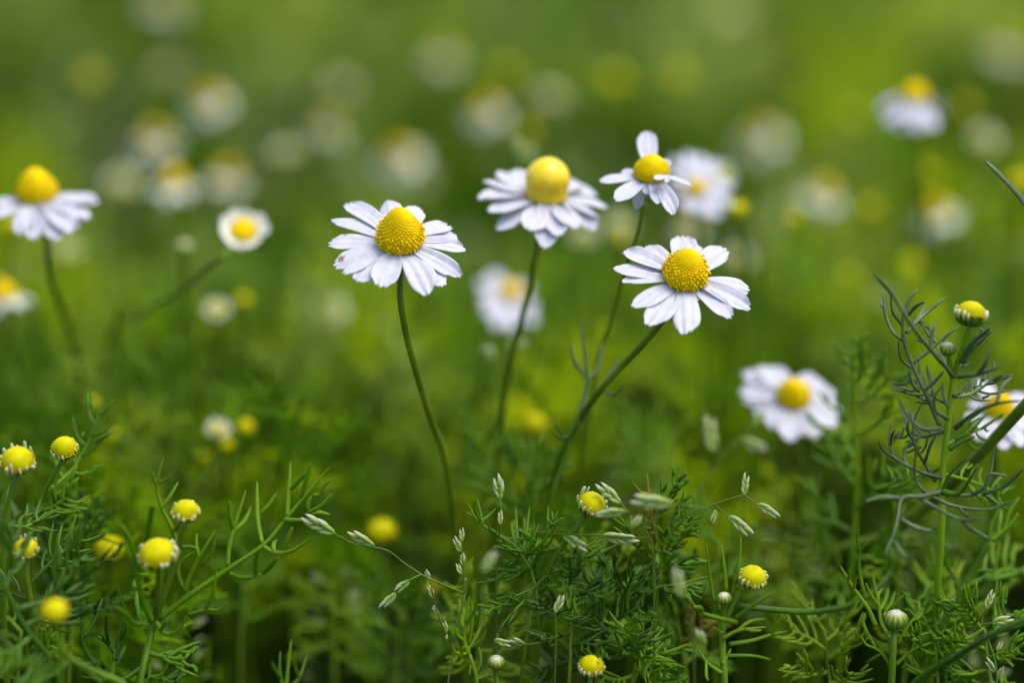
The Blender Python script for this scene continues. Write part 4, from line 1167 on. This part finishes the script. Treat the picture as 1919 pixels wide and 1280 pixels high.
# ------------------------------------------------------------------ BLURRED BLOOMS BEHIND
B = [
    # x, y, blur, size, kind, face, label
    (392, 190, 85, 62, 'open', 50, 'blurred white bloom, topmost of the pale cluster on the upper left'),
    (290, 262, 85, 62, 'open', 50, 'blurred white bloom left of centre in the pale cluster above the half open flower'),
    (232, 345, 80, 50, 'half', 45, 'faint white bloom, lowest left of the pale cluster, beside the tapered cone flower'),
    (325, 345, 62, 70, 'open', 30, 'blurred white bloom with bluish hanging petals in the pale cluster'),
    (425, 332, 82, 60, 'open', 48, 'blurred cream bloom directly above the half open flower'),
    (540, 285, 78, 42, 'half', 50, 'blurred yellowish bloom between the pale cluster and the grey faint bloom'),
    (615, 240, 92, 46, 'open', 45, 'faint greyish bloom right of the yellowish blurred bloom'),
    (750, 295, 88, 70, 'open', 52, 'large bright blurred bloom above the rust specked flower'),
    (912, 210, 85, 60, 'open', 50, 'blurred white bloom above the bell coned flower, left of its tip'),
    (1028, 185, 90, 42, 'half', 48, 'faint cream bloom straight above the bell coned flower'),
    (1150, 155, 92, 40, 'disc', 50, 'dull dark yellow blur above the sparse flower'),
    (1272, 150, 88, 36, 'disc', 50, 'faint yellow green blur right of the dull dark yellow blur'),
    (1425, 257, 95, 66, 'open', 62, 'round isolated pale bloom between the sparse flower and the tall hanging one'),
    (1543, 362, 72, 66, 'open', 45, 'blurred white bloom below and right of the round isolated pale bloom'),
    (1755, 400, 72, 72, 'open', 38, 'blurred white and yellow bloom under the tall hanging flower'),
    (1845, 262, 72, 44, 'half', 50, 'blurred yellowish white bloom below and right of the tall hanging flower'),
    (832, 105, 105, 46, 'open', 45, 'very faint grey bloom high above the rust specked flower'),
    (308, 2, 110, 56, 'open', 45, 'very faint pale bloom cut by the top picture edge'),
    (170, 147, 84, 34, 'disc', 50, 'blurred yellow bud high on the left above the tapered cone flower'),
    (318, 130, 100, 40, 'half', 45, 'very faint green white bloom left of the topmost bloom of the cluster'),
    (640, 165, 100, 40, 'half', 45, 'very faint bloom above the faint greyish bloom'),
    (1890, 92, 105, 56, 'open', 45, 'very faint pale bloom at the upper right edge'),
    (1368, 30, 110, 48, 'half', 45, 'very faint pale bloom at the top edge above the round isolated one'),
    (8, 560, 40, 80, 'open', 30, 'blurred white bloom half outside the left picture edge'),
    (618, 582, 58, 54, 'half', 55, 'blurred cream bloom below left of the rust specked flower'),
    (408, 580, 40, 40, 'half', 60, 'small blurred cream bud below the half open flower'),
    (455, 566, 44, 26, 'disc', 45, 'tiny yellow green bud touching the small cream bud'),
    (262, 700, 66, 34, 'disc', 45, 'soft yellow green blur left of the rust specked flower stem'),
    (408, 806, 30, 40, 'half', 40, 'blurred bud with white ring, left of a pair, above the branching plant'),
    (460, 803, 30, 30, 'disc', 45, 'blurred yellow bud, right of a pair, above the branching plant'),
    (425, 836, 30, 24, 'disc', 45, 'small yellow bud just below the pair above the branching plant'),
    (172, 757, 30, 26, 'disc', 45, 'blurred yellow bud above the yellow button bud beside dark thread leaves'),
    (210, 818, 30, 24, 'disc', 45, 'blurred yellow bud right of the yellow button bud'),
    (265, 900, 36, 22, 'disc', 45, 'dim yellow bud between the button bud and the branching plant'),
    (380, 860, 34, 20, 'disc', 45, 'dim yellow bud under the pair above the branching plant'),
    (970, 768, 42, 40, 'disc', 45, 'large yellow bud blurred behind the bell coned flower stem'),
    (1001, 797, 34, 40, 'disc', 45, 'bright golden bud, lower right of the yellow trio in the middle'),
    (936, 788, 50, 34, 'disc', 45, 'faint yellow green bud, leftmost of the yellow trio in the middle'),
    (1382, 396, 36, 36, 'disc', 45, 'blurred yellow bud touching the bloom behind the sparse flower'),
    (1345, 330, 50, 50, 'half', 45, 'blurred cream bloom overlapping the one behind the sparse flower'),
    (1485, 412, 48, 26, 'disc', 45, 'yellow green blurred bud left of the white and yellow bloom'),
    (1385, 485, 66, 40, 'half', 50, 'faint cream bloom behind the right petals of the leaning flower'),
    (1165, 450, 50, 22, 'disc', 45, 'yellow green bud peeking above the left petals of the leaning flower'),
    (1095, 440, 60, 40, 'half', 45, 'faint cream blur right of the bell coned flower petals'),
    (1710, 500, 66, 34, 'disc', 45, 'soft yellow green blur left of the grey green plant tip'),
    (1655, 560, 66, 30, 'half', 45, 'faint grey white blur behind the grey green plant tip'),
    (1590, 520, 62, 26, 'disc', 45, 'soft yellow green blur right of the leaning flower petals'),
    (1735, 325, 66, 30, 'disc', 45, 'yellow green blur between the two blooms at the right'),
    (1435, 960, 34, 30, 'disc', 45, 'dim golden blur behind the arched green spikelets'),
    (808, 1104, 30, 24, 'disc', 45, 'yellow bud blurred behind the drooping grass head'),
    (985, 250, 74, 30, 'disc', 45, 'dull yellow blur just above the tip of the bell cone'),
    (1910, 345, 50, 40, 'disc', 45, 'yellow blur behind the leaf tip at the right edge'),
    (20, 425, 40, 30, 'disc', 45, 'yellow blur under the petals of the tapered cone flower'),
    (345, 460, 34, 20, 'half', 40, 'tiny pale bud on a thin stalk left of the half open flower'),
    (1597, 222, 90, 34, 'disc', 45, 'faint yellow green blur left of the tall hanging flower'),
    (1808, 205, 80, 30, 'disc', 45, 'faint yellow green blur touching the right side of the tall hanging flower'),
    (1630, 392, 66, 28, 'disc', 45, 'dim yellow blur left of the white and yellow bloom'),
    (1160, 425, 62, 44, 'half', 45, 'faint cream blur under the left side of the sparse flower'),
    (950, 142, 95, 34, 'disc', 45, 'faint dark yellow blur right of the very faint grey bloom'),
    (1295, 430, 70, 46, 'open', 45, 'faint greyish bloom between the sparse and the leaning flower'),
    (130, 470, 60, 36, 'half', 45, 'faint cream blur right of the tapered cone flower stem'),
    (925, 944, 16, 20, 'disc', 40, 'half hidden yellow bud behind the thin stacked spikelets'),
]
for x, y, bl, sz, kd, fc, lab in B:
    bloom(lab, x, y, bl, sz * (1.36 if kd == 'open' else 1.28 if kd == 'half' else 1.2), kd, None, fc + brng.uniform(-8, 8) - (16 if kd == 'open' else 0))

# ------------------------------------------------------------------ FIELD FOLIAGE (uncountable): one mesh of thread leaves per kind
def leaf_template(seed, lobes, rib, wide):
    """thread leaf along +X, 1 unit long, of folded ribbons: returns verts, quads"""
    rg = np.random.RandomState(seed)
    V, F = [], []

    def ribbon(p, q, w, nrmv, seg=2):
        p, q = np.array(p), np.array(q)
        d = q - p
        s = np.cross(d, nrmv)
        s /= (np.linalg.norm(s) + 1e-9)
        b = len(V)
        for i in range(seg + 1):
            f = i / seg
            ww = w * (1.0 if f < .99 else .25)
            c = p + d * f + np.array([0, 0, .08]) * np.linalg.norm(d) * f * (1 - f)
            V.append(c - s * ww)
            V.append(c + s * ww)
        for i in range(seg):
            F.append((b + 2 * i, b + 2 * i + 1, b + 2 * i + 3, b + 2 * i + 2))

    pts = [np.array([t, .08 * math.sin(3 * t + seed), .22 * t * (1 - .9 * t)]) for t in np.linspace(0, 1, 5)]
    for i in range(4):
        ribbon(pts[i], pts[i + 1], rib * 1.3, rg.normal(size=3) * .4 + np.array([0, 0, 1]), 1)
    for k in range(lobes):
        t = .2 + .8 * k / lobes
        i = min(3, int(t * 4))
        p = pts[i] + (pts[i + 1] - pts[i]) * (t * 4 - i)
        sg = 1 if k % 2 else -1
        l = wide * rg.uniform(.7, 1.3) * (1.1 - .5 * abs(t - .55))
        d = np.array([rg.uniform(.3, .9), sg * rg.uniform(.5, 1.1), rg.uniform(-.3, .8)])
        d /= np.linalg.norm(d)
        q = p + d * l
        ribbon(p, q, rib, rg.normal(size=3), 2)
        for _ in range(2):
            f = rg.uniform(.3, .7)
            d2 = d + rg.normal(size=3) * .6
            d2 /= np.linalg.norm(d2)
            ribbon(p + d * l * f, p + d * l * f + d2 * l * .5, rib * .85, rg.normal(size=3), 1)
    return np.array(V), np.array(F)


def field(name, label_kind, mname, plants, seed, tmpl, leaves_per, lsize, low=.72):
    """plants = array (x, y, height); leaves spiral up each stem"""
    rg = np.random.RandomState(seed)
    VV, FF, TT, off = [], [], [], 0
    X, Y, H = plants[:, 0], plants[:, 1], plants[:, 2]
    n = len(X) * leaves_per
    idx = np.repeat(np.arange(len(X)), leaves_per)
    fr = np.tile((np.arange(leaves_per) + .5) / leaves_per, len(X)) + rg.uniform(-.05, .05, n)
    fr = low + (1 - low) * np.clip(fr, 0, 1)
    az = rg.uniform(0, 2 * np.pi, n)
    el = rg.uniform(-.1, .6, n) + .55 * fr
    lean = rg.normal(size=(len(X), 2)) * .18
    base = np.stack([X[idx] + lean[idx, 0] * H[idx] * fr, Y[idx] + lean[idx, 1] * H[idx] * fr, H[idx] * fr * .93], 1)
    ln = lsize * rg.uniform(.65, 1.3, n)
    ax = np.stack([np.cos(az) * np.cos(el), np.sin(az) * np.cos(el), np.sin(el)], 1)
    sd = np.stack([-np.sin(az), np.cos(az), np.zeros(n)], 1)
    rl = rg.uniform(-.7, .7, n)
    up = np.cross(ax, sd)
    sd2 = sd * np.cos(rl)[:, None] + up * np.sin(rl)[:, None]
    up2 = np.cross(ax, sd2)
    tint = plants[:, 3][idx] + rg.normal(size=n) * .05
    R = np.stack([ax, sd2, up2], 1) * ln[:, None, None]
    which = rg.randint(0, len(tmpl), n)
    for k, (V, F) in enumerate(tmpl):
        s = np.where(which == k)[0]
        if not len(s):
            continue
        W3 = np.einsum('va,nab->nvb', V, R[s]) + base[s][:, None, :]
        W3[:, :, 2] = np.maximum(W3[:, :, 2], .002)
        VV.append(W3.reshape(-1, 3))
        FF.append((F[None] + (np.arange(len(s)) * len(V))[:, None, None] + off).reshape(-1, 4))
        TT.append(np.repeat(tint[s], len(V)))
        off += len(s) * len(V)
    # stems
    m = len(X)
    w = .0007
    for dx, dy in ((1, 0), (0, 1)):
        b0 = np.stack([X, Y, np.zeros(m)], 1)
        t0 = np.stack([X + lean[:, 0] * H, Y + lean[:, 1] * H, H], 1)
        o = np.array([dx, dy, 0]) * w
        q = np.stack([b0 - o, b0 + o, t0 + o * .6, t0 - o * .6], 1).reshape(-1, 3)
        VV.append(q)
        FF.append(np.arange(m * 4).reshape(m, 4) + off)
        TT.append(np.repeat(plants[:, 3] * .3, 4))
        off += m * 4
    VV, FF = np.concatenate(VV), np.concatenate(FF)
    me = bpy.data.meshes.new(name)
    me.vertices.add(len(VV))
    me.vertices.foreach_set('co', VV.astype(np.float32).ravel())
    me.loops.add(FF.size)
    me.loops.foreach_set('vertex_index', FF.astype(np.int32).ravel())
    me.polygons.add(len(FF))
    me.polygons.foreach_set('loop_start', np.arange(0, FF.size, 4, dtype=np.int32))
    me.update(calc_edges=True)
    at = me.attributes.new('tint', 'FLOAT', 'POINT')
    at.data.foreach_set('value', np.clip(np.concatenate(TT), 0, 1).astype(np.float32))
    me.materials.append(M[mname])
    o = bpy.data.objects.new(name, me)
    COL.objects.link(o)
    o['kind'] = 'stuff'
    o['label'] = label_kind
    return o


T_NEAR = [leaf_template(i, 13, .012, .26) for i in range(8)]
T_FAR = [leaf_template(20 + i, 8, .022, .30) for i in range(6)]


def scatter(seed, y0, y1, step, hfun, half):
    rg = np.random.RandomState(seed)
    out = []
    y = y0
    while y < y1:
        hw = half(y)
        x = -hw
        while x < hw:
            a, b = x + rg.uniform(-.5, .5) * step, y + rg.uniform(-.5, .5) * step
            h = hfun(a, b, rg)
            if h > .03:
                tn = .54 + 1.25 * noise.noise(Vector((a * 24, b * 8, 8.8))) + 1.3 * noise.noise(Vector((a * 58, b * 18, 1.8))) + rg.normal() * .07
                out.append((a, b, h, min(1, max(0, tn))))
            x += step
        y += step
    return np.array(out)


def h_mid(x, y, rg):
    k = noise.noise(Vector((x * 13, y * 6, 1.7)))
    k2 = noise.noise(Vector((x * 38, y * 14, 4.2)))
    edge = .50 + .05 * noise.noise(Vector((x * 12, 7.7, 0)))
    if y < edge:                                # hollow behind the front plants
        return 0.0 if rg.random_sample() < .97 else rg.uniform(.05, .10)
    if k2 < -.22 and rg.random_sample() < .93:   # gaps between the plants
        return 0.0
    return (.126 + .042 * k + .034 * k2) * rg.uniform(.80, 1.10)


def pick(arr, seed, lo, hi, f=11):
    v = np.array([noise.noise(Vector((a[0] * f, a[1] * f, seed))) for a in arr])
    return arr[(v >= lo) & (v < hi)]


near = scatter(1, .36, .82, .0155, h_mid, lambda y: .07 + y * .30)
field('chamomile_foliage', 'mass of fresh green feathery chamomile leaves behind the sharp flowers', 'field', pick(near, 2.2, -9, .2), 3, T_NEAR, 13, .019)
field('pale_foliage', 'patches of paler grey green feathery leaves in the field', 'fieldgrey', pick(near, 2.2, .2, 9), 4, T_NEAR, 13, .019)


def h_far(x, y, rg):
    k = noise.noise(Vector((x * 10, y * 4, 2)))
    k2 = noise.noise(Vector((x * 26, y * 9, 4.2)))
    if k2 < -.22 and rg.random_sample() < .9:
        return 0.0
    return (.125 + .035 * k + .015 * k2) * rg.uniform(.75, 1.1)


far = scatter(2, .82, 2.2, .024, h_far, lambda y: .10 + y * .30)
field('distant_foliage', 'far off blurred green herbage of the meadow', 'fardull', pick(far, 5.1, -9, .05, 7), 5, T_FAR, 9, .042)
field('distant_pale_foliage', 'far off blurred grey green herbage of the meadow', 'fieldgrey', pick(far, 5.1, .05, 9, 7), 6, T_FAR, 9, .042)


# pale seeding grass between the plants, far out of focus
def grass_template(seed):
    rg = np.random.RandomState(seed)
    V, F, A = [], [], []

    def quad(p, q, w, a):
        p, q = np.array(p, float), np.array(q, float)
        d = q - p
        for ang in (0, 1.57):
            s = np.cross(d, [math.cos(ang), math.sin(ang), .1])
            s /= np.linalg.norm(s) + 1e-9
            m = p + d * .45
            b = len(V)
            V.extend([p - s * w * .25, m - s * w, q, m + s * w])
            A.extend([a] * 4)
            F.append((b, b + 1, b + 2, b + 3))

    for k in range(4):
        quad((.02 * k, 0, .24 * k), (.02 * k + .02, 0, .24 * k + .24), .004, .35)
    for k in range(9):
        z = .72 + .03 * k
        an = k * 2.4
        r = .10 * (1 - k / 12)
        p = np.array([.07 + r * math.cos(an), r * math.sin(an), z])
        quad((.07, 0, z - .03), p, .002, .4)
        quad(p, p + np.array([.04 * math.cos(an), .04 * math.sin(an), .02]) + rg.normal(size=3) * .01, .014, .95)
    return np.array(V), np.array(F), np.array(A)


def grass_field(seed, n, y0, y1):
    rg = np.random.RandomState(seed)
    me = bpy.data.meshes.new('seeding_grass')
    VV, FF, TT, off = [], [], [], 0
    for k in range(5):
        V, F, A = grass_template(k + 40)
        for _ in range(n // 5):
            y = y0 + (y1 - y0) * rg.random_sample() ** 1.3
            x = rg.uniform(-1, 1) * (.07 + .30 * y)
            if noise.noise(Vector((x * 7, y * 7, 6))) < -.05:
                continue
            h = rg.uniform(.10, .165)
            a = rg.uniform(0, 6.28)
            le = rg.normal(size=2) * .2
            c, s_ = math.cos(a), math.sin(a)
            Q = np.stack([V[:, 0] * c - V[:, 1] * s_ + le[0] * V[:, 2] ** 2, V[:, 0] * s_ + V[:, 1] * c + le[1] * V[:, 2] ** 2, V[:, 2]], 1) * h
            Q[:, 0] += x
            Q[:, 1] += y
            VV.append(Q)
            FF.append(F + off)
            TT.append(A * rg.uniform(.75, 1.05))
            off += len(V)
    VV, FF = np.concatenate(VV), np.concatenate(FF)
    me.from_pydata(VV.tolist(), [], FF.tolist())
    at = me.attributes.new('tint', 'FLOAT', 'POINT')
    at.data.foreach_set('value', np.concatenate(TT).astype(np.float32))
    me.materials.append(M['fieldgrass'])
    o = bpy.data.objects.new('seeding_grass', me)
    COL.objects.link(o)
    o['kind'] = 'stuff'
    o['label'] = 'pale seeding grass scattered through the blurred field'


grass_field(9, 420, .5, 1.5)

# taller herbage standing between the flowers, softly out of focus
rg = np.random.RandomState(21)
tall = []
for _ in range(1900):
    d = rg.uniform(.40, .56)
    tx, ty = rg.uniform(-250, 2170), 490 + 310 * rg.random_sample() ** .85
    if any(abs(tx - b[0]) < (130 if b[2] < 62 else 75) and ty < b[1] + 40 and d < behind(b[2]) for b in B):
        continue                                # grows clear of the flower heads behind it
    q = P(tx, ty, d)
    if noise.noise(Vector((q.x * 20, q.y * 9, 3.1))) > .02:
        tall.append((q.x, q.y, q.z, min(.92, max(0, .46 + 1.35 * noise.noise(Vector((q.x * 40, q.y * 16, 9.1))) + rg.normal() * .12))))
tall = np.array(tall)
field('tall_foliage', 'blurred taller feathery herbage between the flower stems', 'field', tall[::2], 31, T_NEAR, 9, .019, .78)
field('tall_pale_foliage', 'blurred taller pale herbage between the flower stems', 'fieldgrey', tall[1::2], 32, T_NEAR, 9, .019, .78)
